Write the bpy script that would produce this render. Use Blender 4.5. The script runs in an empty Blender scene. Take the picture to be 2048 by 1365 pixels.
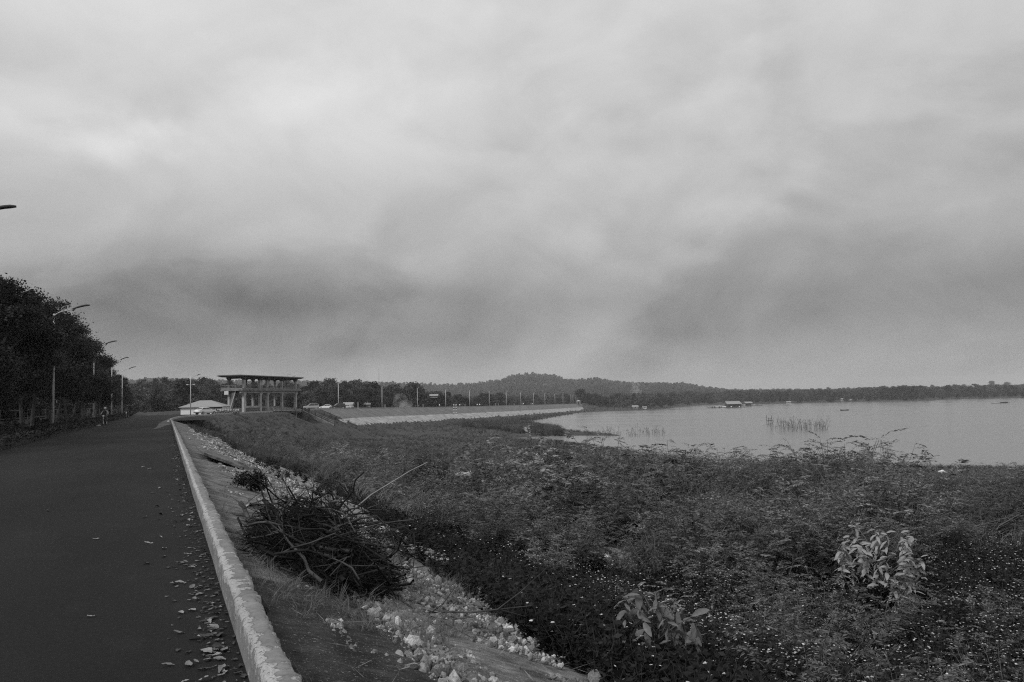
import bpy, math, random
import numpy as np
from mathutils import Vector, Matrix
rad = math.radians
random.seed(7); RNG = np.random.default_rng(11)
scene = bpy.context.scene
COL = scene.collection

# ------------------------------------------------------------------ camera
F = 1593.0; PIT = rad(4.2); ROLL = rad(-1.29); EYE = 1.6
cam_d = bpy.data.cameras.new('camera'); cam = bpy.data.objects.new('camera', cam_d); COL.objects.link(cam)
cam_d.sensor_width = 36.0; cam_d.lens = 36.0 * F / 2048.0
cam_d.clip_start = 0.1; cam_d.clip_end = 20000
CR = Matrix.Rotation(math.pi / 2 + PIT, 4, 'X') @ Matrix.Rotation(ROLL, 4, 'Z')
cam.matrix_world = Matrix.Translation((0, 0, EYE)) @ CR
scene.camera = cam
R3 = np.array([[CR[i][j] for j in range(3)] for i in range(3)])
def ray(x, y): return R3 @ np.array([(x - 1024) / F, (682.5 - y) / F, -1.0])
def onz(x, y, z):                                  # where a line of sight meets a level plane
    d = ray(x, y); return np.array([0, 0, EYE]) + d * ((z - EYE) / d[2])
def ony(x, y, Y):                                  # ... or a given distance
    d = ray(x, y); return np.array([0, 0, EYE]) + d * (Y / d[1])
def hor(x): return 815.1 - 0.02252 * (x - 333)

# ------------------------------------------------------------------ world
SUN_EL, SUN_AZ = rad(42), rad(-138)                # sun high, behind and left of the camera, veiled by cloud
w = bpy.data.worlds.new('World'); scene.world = w; w.use_nodes = True
nt = w.node_tree; nt.nodes.clear()
def N(t, **k):
    n = nt.nodes.new(t)
    for a, v in k.items(): setattr(n, a, v)
    return n
def L(a, b): nt.links.new(a, b)
def M2(op, a, b, clamp=False):
    n = N('ShaderNodeMath', operation=op, use_clamp=clamp)
    for i, v in enumerate((a, b)):
        if isinstance(v, (int, float)): n.inputs[i].default_value = v
        else: L(v, n.inputs[i])
    return n.outputs[0]
out = N('ShaderNodeOutputWorld'); bg = N('ShaderNodeBackground'); bg.inputs['Strength'].default_value = 0.1
sky = N('ShaderNodeTexSky', sky_type='NISHITA'); sky.sun_disc = False
sky.sun_elevation = SUN_EL; sky.sun_rotation = SUN_AZ; sky.dust_density = 4.0
bw = N('ShaderNodeRGBToBW'); L(sky.outputs[0], bw.inputs[0])
tc = N('ShaderNodeTexCoord'); nm = N('ShaderNodeVectorMath', operation='NORMALIZE'); L(tc.outputs['Generated'], nm.inputs[0])
sx = N('ShaderNodeSeparateXYZ'); L(nm.outputs[0], sx.inputs[0])
mp = N('ShaderNodeMapping'); mp.inputs['Scale'].default_value = (1, 1, 1.5); mp.inputs['Location'].default_value = (3.1, 0.4, 7.3); L(nm.outputs[0], mp.inputs[0])
def noise(scale, det, rough, dist=0.0, loc=None):
    n = N('ShaderNodeTexNoise'); n.inputs['Scale'].default_value = scale; n.inputs['Detail'].default_value = det
    n.inputs['Roughness'].default_value = rough; n.inputs['Distortion'].default_value = dist
    L(mp.outputs[0], n.inputs['Vector']); return n.outputs['Fac']
ramp = N('ShaderNodeValToRGB'); L(sx.outputs['Z'], ramp.inputs[0])
els = ramp.color_ramp.elements
while len(els) < 8: els.new(0.5)
for e, (p, v) in zip(els, [(0.0, .36), (.03, .345), (.075, .275), (.12, .255), (.2, .38), (.28, .48), (.45, .60), (1.0, .63)]):
    e.position = p; e.color = (v, v, v, 1)
n1, n2, n3 = noise(2.0, 5, .5, .3), noise(5.5, 7, .55, .6), noise(14, 6, .6, .3)
def noise_at(off, scale, det, rough, dist):
    ad = N('ShaderNodeVectorMath', operation='ADD'); L(mp.outputs[0], ad.inputs[0]); ad.inputs[1].default_value = off
    n = N('ShaderNodeTexNoise'); n.inputs['Scale'].default_value = scale; n.inputs['Detail'].default_value = det; n.inputs['Roughness'].default_value = rough; n.inputs['Distortion'].default_value = dist
    L(ad.outputs[0], n.inputs['Vector']); return n.outputs['Fac']
v = M2('ADD', ramp.outputs[0], M2('MULTIPLY', M2('SUBTRACT', n1, .5), .09))
v = M2('ADD', v, M2('MULTIPLY', M2('SUBTRACT', n2, .5), .07))
v = M2('ADD', v, M2('MULTIPLY', M2('SUBTRACT', n3, .5), .03))
# lit upper-left flanks and greyer undersides of the cloud banks
for sc_, k_, det_, dl in ((2.4, .22, 3, .06), (6.0, .22, 6, .022)):
    v = M2('ADD', v, M2('MULTIPLY', M2('SUBTRACT', noise_at((0, 0, 0), sc_, det_, .5, .5), noise_at((-dl * .7, 0, dl * 1.6), sc_, det_, .5, .5)), k_))
# banks with an edge
ed = N('ShaderNodeMapRange', interpolation_type='SMOOTHSTEP'); L(noise_at((4.2, 1.7, .6), 2.0, 8, .55, .4), ed.inputs[0])
ed.inputs[1].default_value = .47; ed.inputs[2].default_value = .56; ed.inputs[3].default_value = -.03; ed.inputs[4].default_value = .035
v = M2('ADD', v, ed.outputs[0])
def blob(x, y, r, amp, warp=.06):                 # one bank of brighter or greyer cloud, edge broken by the noise
    global v
    d0 = ray(x, y); d0 = d0 / np.linalg.norm(d0)
    sb = N('ShaderNodeVectorMath', operation='SUBTRACT'); L(nm.outputs[0], sb.inputs[0]); sb.inputs[1].default_value = tuple(d0)
    ml = N('ShaderNodeVectorMath', operation='MULTIPLY'); L(sb.outputs[0], ml.inputs[0]); ml.inputs[1].default_value = (1, 1, 2.2)
    ln = N('ShaderNodeVectorMath', operation='LENGTH'); L(ml.outputs[0], ln.inputs[0])
    q = M2('ADD', ln.outputs['Value'], M2('MULTIPLY', M2('SUBTRACT', n2, .5), warp * 4))
    mr = N('ShaderNodeMapRange', interpolation_type='SMOOTHERSTEP'); L(q, mr.inputs[0])
    mr.inputs[1].default_value = r; mr.inputs[2].default_value = 0.0; mr.inputs[3].default_value = 0.0; mr.inputs[4].default_value = amp
    v = M2('ADD', v, mr.outputs[0])
blob(110, 240, .15, .09); blob(230, 290, .10, .05); blob(500, 60, .45, .06); blob(920, 210, .14, .06); blob(1200, 215, .12, .06); blob(1450, 430, .09, .08); blob(1170, 480, .08, .06); blob(650, 260, .25, .04)
blob(360, 650, .26, -.10); blob(920, 680, .22, -.05); blob(1300, 320, .22, -.03); blob(1900, 100, .5, -.08)
cl = M2('MULTIPLY', v, 10.0)
mx = M2('ADD', M2('MULTIPLY', bw.outputs[0], .06), M2('MULTIPLY', cl, .94))
cb = N('ShaderNodeCombineColor')
for i in range(3): L(mx, cb.inputs[i])
L(cb.outputs[0], bg.inputs[0]); L(bg.outputs[0], out.inputs[0])

sd = bpy.data.lights.new('sun', 'SUN'); sd.energy = 1.7; sd.angle = rad(16); sd.color = (1, 1, 1)
sun = bpy.data.objects.new('sun', sd); COL.objects.link(sun)
sv = Vector((math.sin(SUN_AZ) * math.cos(SUN_EL), math.cos(SUN_AZ) * math.cos(SUN_EL), math.sin(SUN_EL)))
sun.rotation_euler = sv.to_track_quat('Z', 'Y').to_euler()
scene.view_settings.view_transform = 'Standard'; scene.view_settings.look = 'None'
scene.view_settings.gamma = 1; scene.view_settings.exposure = 0.25; scene.view_settings.use_curve_mapping = False
cy = scene.cycles
cy.max_bounces = 6; cy.diffuse_bounces = 3; cy.glossy_bounces = 3; cy.transparent_max_bounces = 8; cy.volume_bounces = 1
cy.volume_step_rate = 4; cy.use_denoising = False; cy.filter_width = 1.15

# ------------------------------------------------------------------ materials (the photograph is black and white: every colour is a grey)
MATS = {}
def mat(name, lo, hi=None, rough=.85, scale=4.0, detail=6, bump=0.0, bscale=None, island=0.0, trans=0.0, spec=.3, stretch=None, metal=0.0, coords='Object', orand=.25, patch=.15, pamp=.35):
    if name in MATS: return MATS[name]
    hi = lo if hi is None else hi
    m = bpy.data.materials.new(name); m.use_nodes = True; t = m.node_tree; ns = t.nodes
    b = ns['Principled BSDF']; o = ns['Material Output']
    b.inputs['Roughness'].default_value = rough; b.inputs['Specular IOR Level'].default_value = spec; b.inputs['Metallic'].default_value = metal
    col = None
    if hi != lo or bump:
        c = ns.new('ShaderNodeTexCoord'); vec = c.outputs[coords]
        if stretch:
            q = ns.new('ShaderNodeMapping'); q.inputs['Scale'].default_value = stretch; t.links.new(vec, q.inputs[0]); vec = q.outputs[0]
        n = ns.new('ShaderNodeTexNoise'); n.inputs['Scale'].default_value = scale; n.inputs['Detail'].default_value = detail; n.inputs['Roughness'].default_value = .62
        t.links.new(vec, n.inputs['Vector'])
        r = ns.new('ShaderNodeMapRange'); r.inputs[1].default_value = .33; r.inputs[2].default_value = .67; r.inputs[3].default_value = lo; r.inputs[4].default_value = hi
        t.links.new(n.outputs['Fac'], r.inputs[0]); col = r.outputs[0]
        if bump:
            n2 = ns.new('ShaderNodeTexNoise'); n2.inputs['Scale'].default_value = bscale or scale * 6; n2.inputs['Detail'].default_value = 5
            t.links.new(vec, n2.inputs['Vector'])
            bp = ns.new('ShaderNodeBump'); bp.inputs['Strength'].default_value = bump; bp.inputs['Distance'].default_value = .03
            t.links.new(n2.outputs['Fac'], bp.inputs['Height']); t.links.new(bp.outputs[0], b.inputs['Normal'])
    if island:
        g = ns.new('ShaderNodeNewGeometry'); oi = ns.new('ShaderNodeObjectInfo')
        a = ns.new('ShaderNodeMapRange'); a.inputs[3].default_value = 1 - island; a.inputs[4].default_value = 1 + island
        t.links.new(g.outputs['Random Per Island'], a.inputs[0])
        a2 = ns.new('ShaderNodeMapRange'); a2.inputs[3].default_value = 1 - orand; a2.inputs[4].default_value = 1 + orand
        t.links.new(oi.outputs['Random'], a2.inputs[0])
        k = ns.new('ShaderNodeMath'); k.operation = 'MULTIPLY'; t.links.new(a.outputs[0], k.inputs[0]); t.links.new(a2.outputs[0], k.inputs[1])
        ln = ns.new('ShaderNodeTexNoise'); ln.inputs['Scale'].default_value = patch; ln.inputs['Detail'].default_value = 2; t.links.new(oi.outputs['Location'], ln.inputs['Vector'])
        lr = ns.new('ShaderNodeMapRange'); lr.inputs[1].default_value = .35; lr.inputs[2].default_value = .65; lr.inputs[3].default_value = 1 - pamp; lr.inputs[4].default_value = 1 + pamp; t.links.new(ln.outputs['Fac'], lr.inputs[0])
        kk = ns.new('ShaderNodeMath'); kk.operation = 'MULTIPLY'; t.links.new(k.outputs[0], kk.inputs[0]); t.links.new(lr.outputs[0], kk.inputs[1]); k = kk
        k2 = ns.new('ShaderNodeMath'); k2.operation = 'MULTIPLY'; t.links.new(k.outputs[0], k2.inputs[0])
        if col is None: k2.inputs[1].default_value = lo
        else: t.links.new(col, k2.inputs[1])
        col = k2.outputs[0]
    if col is None: b.inputs['Base Color'].default_value = (lo, lo, lo, 1)
    else:
        cc = ns.new('ShaderNodeCombineColor')
        for i in range(3): t.links.new(col, cc.inputs[i])
        t.links.new(cc.outputs[0], b.inputs['Base Color'])
    if trans:
        tr = ns.new('ShaderNodeBsdfTranslucent'); mxs = ns.new('ShaderNodeMixShader'); mxs.inputs[0].default_value = trans
        if col is None: tr.inputs[0].default_value = (lo, lo, lo, 1)
        else: t.links.new(cc.outputs[0], tr.inputs[0])
        t.links.new(b.outputs[0], mxs.inputs[1]); t.links.new(tr.outputs[0], mxs.inputs[2]); t.links.new(mxs.outputs[0], o.inputs['Surface'])
    MATS[name] = m; return m

# ------------------------------------------------------------------ mesh helpers
def tag(o, label=None, cat=None, group=None, kind=None):
    if label: o['label'] = label
    if cat: o['category'] = cat
    if group: o['group'] = group
    if kind: o['kind'] = kind
    return o
def link(o, parent=None):
    COL.objects.link(o)
    if parent: o.parent = parent
    return o
def empty(name, loc=(0, 0, 0), rz=0.0):
    o = bpy.data.objects.new(name, None); o.location = loc; o.rotation_euler = (0, 0, rz); o.empty_display_size = .3
    return link(o)
def amesh(name, V, Q, material=None, smooth=False):
    """mesh from a vertex array and an array of equal-sized faces"""
    V = np.asarray(V, np.float32); Q = np.asarray(Q, np.int32); k = Q.shape[1]
    me = bpy.data.meshes.new(name)
    me.vertices.add(len(V)); me.vertices.foreach_set('co', V.ravel())
    me.loops.add(Q.size); me.loops.foreach_set('vertex_index', Q.ravel())
    me.polygons.add(len(Q)); me.polygons.foreach_set('loop_start', np.arange(len(Q), dtype=np.int32) * k)
    if smooth: me.polygons.foreach_set('use_smooth', np.ones(len(Q), bool))
    me.update(calc_edges=True)
    if material: me.materials.append(material)
    return me
class MB:
    def __init__(s): s.v = []; s.f = []
    def add(s, vs, fs):
        b = len(s.v); s.v += [tuple(map(float, p)) for p in vs]; s.f += [tuple(i + b for i in f) for f in fs]; return s
    def hexa(s, a):     # 8 corners: bottom 4, top 4
        return s.add(a, [(0, 3, 2, 1), (4, 5, 6, 7), (0, 1, 5, 4), (1, 2, 6, 5), (2, 3, 7, 6), (3, 0, 4, 7)])
    def box(s, x0, x1, y0, y1, z0, z1, ch=0.0):
        if ch <= 0:
            return s.hexa([(x0, y0, z0), (x1, y0, z0), (x1, y1, z0), (x0, y1, z0), (x0, y0, z1), (x1, y0, z1), (x1, y1, z1), (x0, y1, z1)])
        def ring(z, i): return [(x0 + i, y0, z), (x1 - i, y0, z), (x1, y0 + i, z), (x1, y1 - i, z), (x1 - i, y1, z), (x0 + i, y1, z), (x0, y1 - i, z), (x0, y0 + i, z)]
        def ring2(z): return [(x0 + ch, y0 + ch, z)] * 0 + [(x0 + 2 * ch, y0 + ch, z), (x1 - 2 * ch, y0 + ch, z), (x1 - ch, y0 + 2 * ch, z), (x1 - ch, y1 - 2 * ch, z), (x1 - 2 * ch, y1 - ch, z), (x0 + 2 * ch, y1 - ch, z), (x0 + ch, y1 - 2 * ch, z), (x0 + ch, y0 + 2 * ch, z)]
        rs = [ring2(z0), ring(z0 + ch, ch), ring(z1 - ch, ch), ring2(z1)]
        vs = sum(rs, []); fs = [tuple(range(7, -1, -1)), tuple(range(24, 32))]
        for k in range(3):
            for i in range(8): fs.append((k * 8 + i, k * 8 + (i + 1) % 8, k * 8 + 8 + (i + 1) % 8, k * 8 + 8 + i))
        return s.add(vs, fs)
    def bar(s, a, b, wd, ht=None):
        ht = ht or wd; a = Vector(a); b = Vector(b); d = (b - a).normalized()
        u = d.cross(Vector((0, 0, 1)))
        if u.length < 1e-3: u = Vector((1, 0, 0))
        u.normalize(); q = u.cross(d).normalized(); u = u * wd / 2; q = q * ht / 2
        return s.hexa([a - u - q, a + u - q, b + u - q, b - u - q, a - u + q, a + u + q, b + u + q, b - u + q])
    def tube(s, pts, rs, n=6, cap=True):
        pts = [Vector(p) for p in pts]
        if isinstance(rs, (int, float)): rs = [rs] * len(pts)
        base = len(s.v); ref = None
        for i, p in enumerate(pts):
            d = (pts[min(i + 1, len(pts) - 1)] - pts[max(i - 1, 0)]).normalized()
            if ref is None: ref = d.cross(Vector((.3, .8, .52)));  ref = ref if ref.length > .1 else d.cross(Vector((1, 0, 0)))
            ref = (ref - d * ref.dot(d)).normalized(); q = d.cross(ref)
            for k in range(n):
                a = 2 * math.pi * k / n; c = p + (ref * math.cos(a) + q * math.sin(a)) * rs[i]; s.v.append(tuple(c))
        for i in range(len(pts) - 1):
            for k in range(n):
                s.f.append((base + i * n + k, base + i * n + (k + 1) % n, base + (i + 1) * n + (k + 1) % n, base + (i + 1) * n + k))
        if cap:
            s.f.append(tuple(base + k for k in range(n - 1, -1, -1))); s.f.append(tuple(base + (len(pts) - 1) * n + k for k in range(n)))
        return s
    def disc(s, c, axis, r, wd, n=14, inner=0.0):
        a = Vector(axis).normalized() * wd / 2
        return s.tube([Vector(c) - a, Vector(c) + a], r, n)
    def mesh(s, name, m=None, smooth=False):
        me = bpy.data.meshes.new(name); me.from_pydata(s.v, [], s.f)
        if smooth: me.polygons.foreach_set('use_smooth', [True] * len(me.polygons))
        if m: me.materials.append(m)
        me.update(); return me
    def build(s, name, m=None, parent=None, smooth=False):
        return link(bpy.data.objects.new(name, s.mesh(name, m, smooth)), parent)
def obj(name, me, parent=None): return link(bpy.data.objects.new(name, me), parent)
def copy_tree(o, parent=None, **kw):
    c = o.copy(); COL.objects.link(c); c.parent = parent
    for ch in o.children: copy_tree(ch, c)
    return c
def unit(v): return v / np.maximum(np.linalg.norm(v, axis=-1, keepdims=True), 1e-9)
def leaves(P, D, length, width, up=None, fold=.0):
    """one kite-shaped leaf per row: P base, D direction"""
    n = len(P); D = unit(D); Rr = RNG.normal(size=(n, 3)) if up is None else up
    S = unit(np.cross(D, Rr)); Nn = np.cross(S, D)
    length = np.broadcast_to(np.asarray(length, float), (n,))[:, None]; width = np.broadcast_to(np.asarray(width, float), (n,))[:, None]
    mid = P + D * length * .45
    V = np.stack([P, mid + S * width / 2 + Nn * fold * width, P + D * length, mid - S * width / 2 + Nn * fold * width], 1).reshape(-1, 3)
    return V, np.arange(4 * n).reshape(n, 4)
def join_arrays(parts):
    Vs, Qs, b = [], [], 0
    for V, Q in parts: Vs.append(V); Qs.append(Q + b); b += len(V)
    return np.concatenate(Vs), np.concatenate(Qs)
def tube_arr(pts, rs, n=4):
    pts = np.asarray(pts, float); m = len(pts); rs = np.broadcast_to(rs, (m,))
    d = unit(np.gradient(pts, axis=0)); ref = np.cross(d, [.31, .77, .55]); ref = unit(ref); q = np.cross(d, ref)
    a = np.arange(n) * 2 * math.pi / n
    V = pts[:, None] + (ref[:, None] * np.cos(a)[None, :, None] + q[:, None] * np.sin(a)[None, :, None]) * rs[:, None, None]
    i = np.arange(m - 1)[:, None] * n; k = np.arange(n)[None]; k1 = (k + 1) % n
    Q = np.stack([i + k, i + k1, i + n + k1, i + n + k], -1).reshape(-1, 4)
    return V.reshape(-1, 3), Q

# ------------------------------------------------------------------ plan of the place
AZ = rad(23.48); D2 = np.array([-math.sin(AZ), math.cos(AZ)]); P2 = np.array([math.cos(AZ), math.sin(AZ)])
def RP(s, p, z=0.0):                               # s along the road, p to the right of the camera
    q = D2 * s + P2 * p; return np.array([q[0], q[1], z])
WATER = -9.4
ctrl = [tuple(RP(s, .66)[:2]) for s in (-30, -10, 10, 30, 50, 70, 90, 106)] + [(-50.5, 122), (-54.3, 140), (-56, 160), (-56, 185), (-55, 215), (-53, 250), (-49, 285), (-42, 312), (-25, 380), (-6, 442), (16, 531), (33, 602), (49, 668), (66, 742), (70, 765)]
def catmull(P, step):
    P = np.array(P, float); P = np.vstack([2 * P[0] - P[1], P, 2 * P[-1] - P[-2]]); o = []
    for i in range(1, len(P) - 2):
        n = max(2, int(np.linalg.norm(P[i + 1] - P[i]) / step)); t = np.linspace(0, 1, n, endpoint=False)[:, None]
        a, b, c, d = P[i - 1:i + 3]
        o.append(.5 * ((2 * b) + (c - a) * t + (2 * a - 5 * b + 4 * c - d) * t ** 2 + (3 * b - a - 3 * c + d) * t ** 3))
    return np.vstack(o + [P[-2:-1]])
K = catmull(ctrl, 4.0)
def crest(Y): return np.interp(Y, [240, 306, 380, 531, 742], [0, -.8, -1.5, -2.6, -3.8])
def to_line(x, y, Pl):
    """signed offset from a polyline (right of it positive), nearest point Y"""
    best = np.full(x.shape, 1e18); sgn = np.ones(x.shape); ny = np.zeros(x.shape)
    for a, b in zip(Pl[:-1], Pl[1:]):
        d = b - a; l2 = d @ d; t = np.clip(((x - a[0]) * d[0] + (y - a[1]) * d[1]) / l2, 0, 1)
        qx, qy = a[0] + t * d[0], a[1] + t * d[1]; e = (x - qx) ** 2 + (y - qy) ** 2
        m = e < best; best = np.where(m, e, best); ny = np.where(m, qy, ny)
        sgn = np.where(m, np.sign(d[1] * (x - a[0]) - d[0] * (y - a[1])), sgn)
    return np.sqrt(best) * sgn, ny
LAKE = np.array([(900, -200), (400, -60), (300, 20), (120, 90), (70, 108), (57, 114), (38, 122), (26, 150), (15, 195), (8, 213), (-1, 227), (10, 239), (20, 235), (31, 228.5), (28, 240), (21, 262), (15, 310), (7, 402), (22, 475), (53, 616), (72, 626), (99, 638), (130, 679), (157, 771), (209, 874), (258, 873), (310, 856), (382, 855), (410, 812), (454, 842), (491, 898), (560, 858), (800, 860), (1100, 500), (1100, -200)], float)
def in_poly(x, y, P):
    c = np.zeros(x.shape, bool)
    for a, b in zip(P, np.roll(P, -1, 0)):
        with np.errstate(divide='ignore', invalid='ignore'):
            m = ((a[1] > y) != (b[1] > y)) & (x < (b[0] - a[0]) * (y - a[1]) / (b[1] - a[1]) + a[0])
        c ^= m
    return c
def lake_sd(x, y):
    Pc = np.vstack([LAKE, LAKE[:1]]); d, _ = to_line(x, y, Pc); d = np.abs(d)
    return np.where(in_poly(x, y, LAKE), -d, d)
def vnoise(x, y, sc, seed=0):
    """smooth value noise"""
    x = np.asarray(x) / sc + 37.1 * seed; y = np.asarray(y) / sc + 11.7 * seed
    xi, yi = np.floor(x), np.floor(y); fx, fy = x - xi, y - yi; fx = fx * fx * (3 - 2 * fx); fy = fy * fy * (3 - 2 * fy)
    def h(a, b): q = np.sin(a * 127.1 + b * 311.7 + seed * 74.7) * 43758.5453; return q - np.floor(q)
    return (h(xi, yi) * (1 - fx) + h(xi + 1, yi) * fx) * (1 - fy) + (h(xi, yi + 1) * (1 - fx) + h(xi + 1, yi + 1) * fx) * fy - .5
# sluice channel cut through the crest under the gate house
U2 = np.array([.245, .97]); U2 = U2 / np.linalg.norm(U2); E2 = np.array([U2[1], -U2[0]]); C0 = np.array([-62.6, 184.0])
SKY = np.array([(-2000, 790), (0, 786), (200, 776), (330, 771), (500, 770), (700, 769), (840, 774), (900, 776), (960, 772), (1000, 766), (1030, 756), (1060, 754), (1100, 757), (1150, 766), (1190, 760), (1240, 769), (1300, 769), (1370, 771), (1410, 780), (1450, 785), (1600, 786), (3000, 790)], float)
def slope_m(Y): return np.interp(Y, [60, 160], [.333, .45])
def height(x, y):
    x = np.asarray(x, float); y = np.asarray(y, float)
    dR, ny = to_line(x, y, K); zc = crest(ny); sdl = lake_sd(x, y)
    rr = np.hypot(x, y)
    rough = vnoise(x, y, 3.1, 1) * .22 + vnoise(x, y, 11, 2) * .5 + vnoise(x, y, .8, 5) * .05
    plain = WATER + np.where(sdl > 0, np.minimum(.3 * np.minimum(sdl, 1.2) + .03 * np.minimum(sdl, 45) + .105 * np.maximum(sdl - 45, 0), 7.0), .25 * sdl)
    plain = np.maximum(plain, WATER - 4) + np.where(sdl > 1, rough * np.clip((sdl - 1) / 8, 0, 1), 0)
    bank = zc - .02 - slope_m(ny) * np.maximum(dR, 0) - np.where((dR > -.3) & (dR < 10.2) & (ny > 228), .35, 0)
    right = np.maximum(plain, bank + np.where(dR > 3.5, rough * .4, 0))
    # channel
    tx = (x - C0[0]) * U2[0] + (y - C0[1]) * U2[1]; ex = (x - C0[0]) * E2[0] + (y - C0[1]) * E2[1]
    right = np.where((tx > 13.6) & (tx < 26.6) & (ex > -14) & (ex < 30), np.minimum(right, -3.4), right)
    # land behind the crest
    bx = -dR
    flat = np.interp(ny, [150, 230, 300], [34, 24, 11])
    back = zc - .06 - np.clip((bx - flat) / 12, 0, 1) * 3.5 + np.clip((bx - 60) / 300, 0, 2.2) * 6
    back = back + np.where(bx > flat, rough, 0)
    back = np.where((tx > 13.6) & (tx < 26.6) & (bx < 14) & (ny > 150) & (ny < 240), np.minimum(back, -3.4), back)
    far = WATER + np.clip(sdl, 0, 30) * .05 + np.clip(sdl - 60, 0, 900) * .004 + rough
    far = np.where(sdl > 0, far, np.maximum(WATER + .25 * sdl, WATER - 4))
    pxx = 1024 + F * x / np.maximum(y, 1)
    hill = np.interp(pxx, SKY[:, 0], (hor(SKY[:, 0]) - SKY[:, 1]) * 2600 / F) * np.exp(-((rr - 2600) / 620) ** 2) * (y > 0)
    hill = hill * (1 + .25 * vnoise(x, y, 160, 4)) + np.exp(-((rr - 560) / 210) ** 2) * np.interp(pxx, [100, 250, 330, 480, 620, 800, 940], [5, 9, 11, 10, 8, 5, 0]) * (y > 0) * (bx > 20)
    h = np.where(dR > 0, right, back)
    k = np.clip((ny - 735) / 25, 0, 1) * (y > 700)            # past the end of the dam everything is low shore land
    h = h * (1 - k) + far * k
    h = np.where((x > 75) & (y > 560), far, h)
    return h + np.maximum(hill, 0)

# ------------------------------------------------------------------ ground
def make_ground():
    rings = [0.0]; r = 1.2
    while r < 900: rings.append(r); r *= 1.0125
    while r < 9000: rings.append(r); r *= 1.04
    ang = np.concatenate([np.linspace(-180, -46, 60, endpoint=False), np.linspace(-46, 46, 430, endpoint=False), np.linspace(46, 180, 60, endpoint=False)])
    a = np.radians(ang); rr = np.array(rings[1:])
    X = rr[:, None] * np.sin(a)[None]; Y = rr[:, None] * np.cos(a)[None]
    Z = height(X.ravel(), Y.ravel()).reshape(X.shape)
    dr, ny = to_line(X.ravel(), Y.ravel(), K); dr = dr.reshape(X.shape)
    Z = np.where((dr <= .05) & (dr > -8.5) & (rr[:, None] < 300), np.minimum(Z, -.05), Z)
    V = np.stack([X, Y, Z], -1).reshape(-1, 3); n, m = X.shape
    i = np.arange(n - 1)[:, None] * m; k = np.arange(m)[None]; k1 = (k + 1) % m
    Q = np.stack([i + k, i + m + k, i + m + k1, i + k1], -1).reshape(-1, 4)[:, ::-1]
    o = obj('ground', amesh('ground', V, Q, mat('soil', .022, .06, .95, .35, 9, .6, 6.0), True)); o['kind'] = 'structure'
    return o
make_ground()

def strip(name, line, p0, p1, z0, z1, m, nseg=1, kind='structure', parent=None, jitter=0.0):
    """sheet swept along a polyline between two offsets to its right"""
    line = np.asarray(line); d = unit(np.gradient(line, axis=0)); nrm = np.stack([d[:, 1], -d[:, 0]], -1)
    rows = []
    for j in range(nseg + 1):
        t = j / nseg; p = p0 + (p1 - p0) * t
        off = np.full(len(line), p) + (RNG.normal(size=len(line)) * jitter if j in (0, nseg) else 0)
        z = (z0 + (z1 - z0) * t); zz = crest(line[:, 1]) + z
        rows.append(np.column_stack([line + nrm * off[:, None], zz]))
    V = np.stack(rows, 1).reshape(-1, 3); m_ = nseg + 1
    i = np.arange(len(line) - 1)[:, None] * m_; k = np.arange(nseg)[None]
    Q = np.stack([i + k, i + k + 1, i + m_ + k + 1, i + m_ + k], -1).reshape(-1, 4)
    o = obj(name, amesh(name, V, Q, m), parent)
    if kind: o['kind'] = kind
    return o
Kf = catmull(ctrl, .5)
def asphalt():
    m = bpy.data.materials.new('asphalt'); m.use_nodes = True; t = m.node_tree; ns = t.nodes; b = ns['Principled BSDF']; b.inputs['Roughness'].default_value = .85; b.inputs['Specular IOR Level'].default_value = .15
    c = ns.new('ShaderNodeTexCoord')
    def nz(sc, d, st=None):
        n = ns.new('ShaderNodeTexNoise'); n.inputs['Scale'].default_value = sc; n.inputs['Detail'].default_value = d; v_ = c.outputs['Object']
        q = ns.new('ShaderNodeMapping'); q.inputs['Rotation'].default_value = (0, 0, -AZ); t.links.new(v_, q.inputs[0]); q2 = ns.new('ShaderNodeMapping'); q2.inputs['Scale'].default_value = st or (1, 1, 1); t.links.new(q.outputs[0], q2.inputs[0]); t.links.new(q2.outputs[0], n.inputs[0]); return n.outputs['Fac']
    def mr(a, lo, hi, o0, o1):
        n = ns.new('ShaderNodeMapRange'); t.links.new(a, n.inputs[0])
        for i_, v_ in zip((1, 2, 3, 4), (lo, hi, o0, o1)): n.inputs[i_].default_value = v_
        return n.outputs[0]
    def mul(a, b_):
        n = ns.new('ShaderNodeMath'); n.operation = 'MULTIPLY'; t.links.new(a, n.inputs[0]); t.links.new(b_, n.inputs[1]); return n.outputs[0]
    col = mr(nz(.35, 6, (1, .3, 1)), .33, .67, .0075, .0175)
    col = mul(col, mr(nz(130, 2), .3, .7, .35, 1.8)); col = mul(col, mr(nz(28, 3), .35, .65, .8, 1.2)); col = mul(col, mr(nz(2.2, 7, (1, .5, 1)), .58, .72, 1, 1.35)); col = mul(col, mr(nz(1.1, 5, (1, .2, 1)), .6, .66, 1, .78))
    cc = ns.new('ShaderNodeCombineColor')
    for i_ in range(3): t.links.new(col, cc.inputs[i_])
    t.links.new(cc.outputs[0], b.inputs['Base Color'])
    bp = ns.new('ShaderNodeBump'); bp.inputs['Strength'].default_value = .8; bp.inputs['Distance'].default_value = .012; t.links.new(nz(110, 3), bp.inputs['Height']); t.links.new(bp.outputs[0], b.inputs['Normal'])
    return m
asph = asphalt()
strip('road', Kf[::4], -7.0, -.1, 0, 0, asph, 4)
line_s = np.array([RP(s, 0)[:2] for s in np.linspace(104, 205, 40)])
d0 = strip('road_straight_on', line_s, -6.4, 6.0, -.008, -.03, asph, 2)

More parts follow.
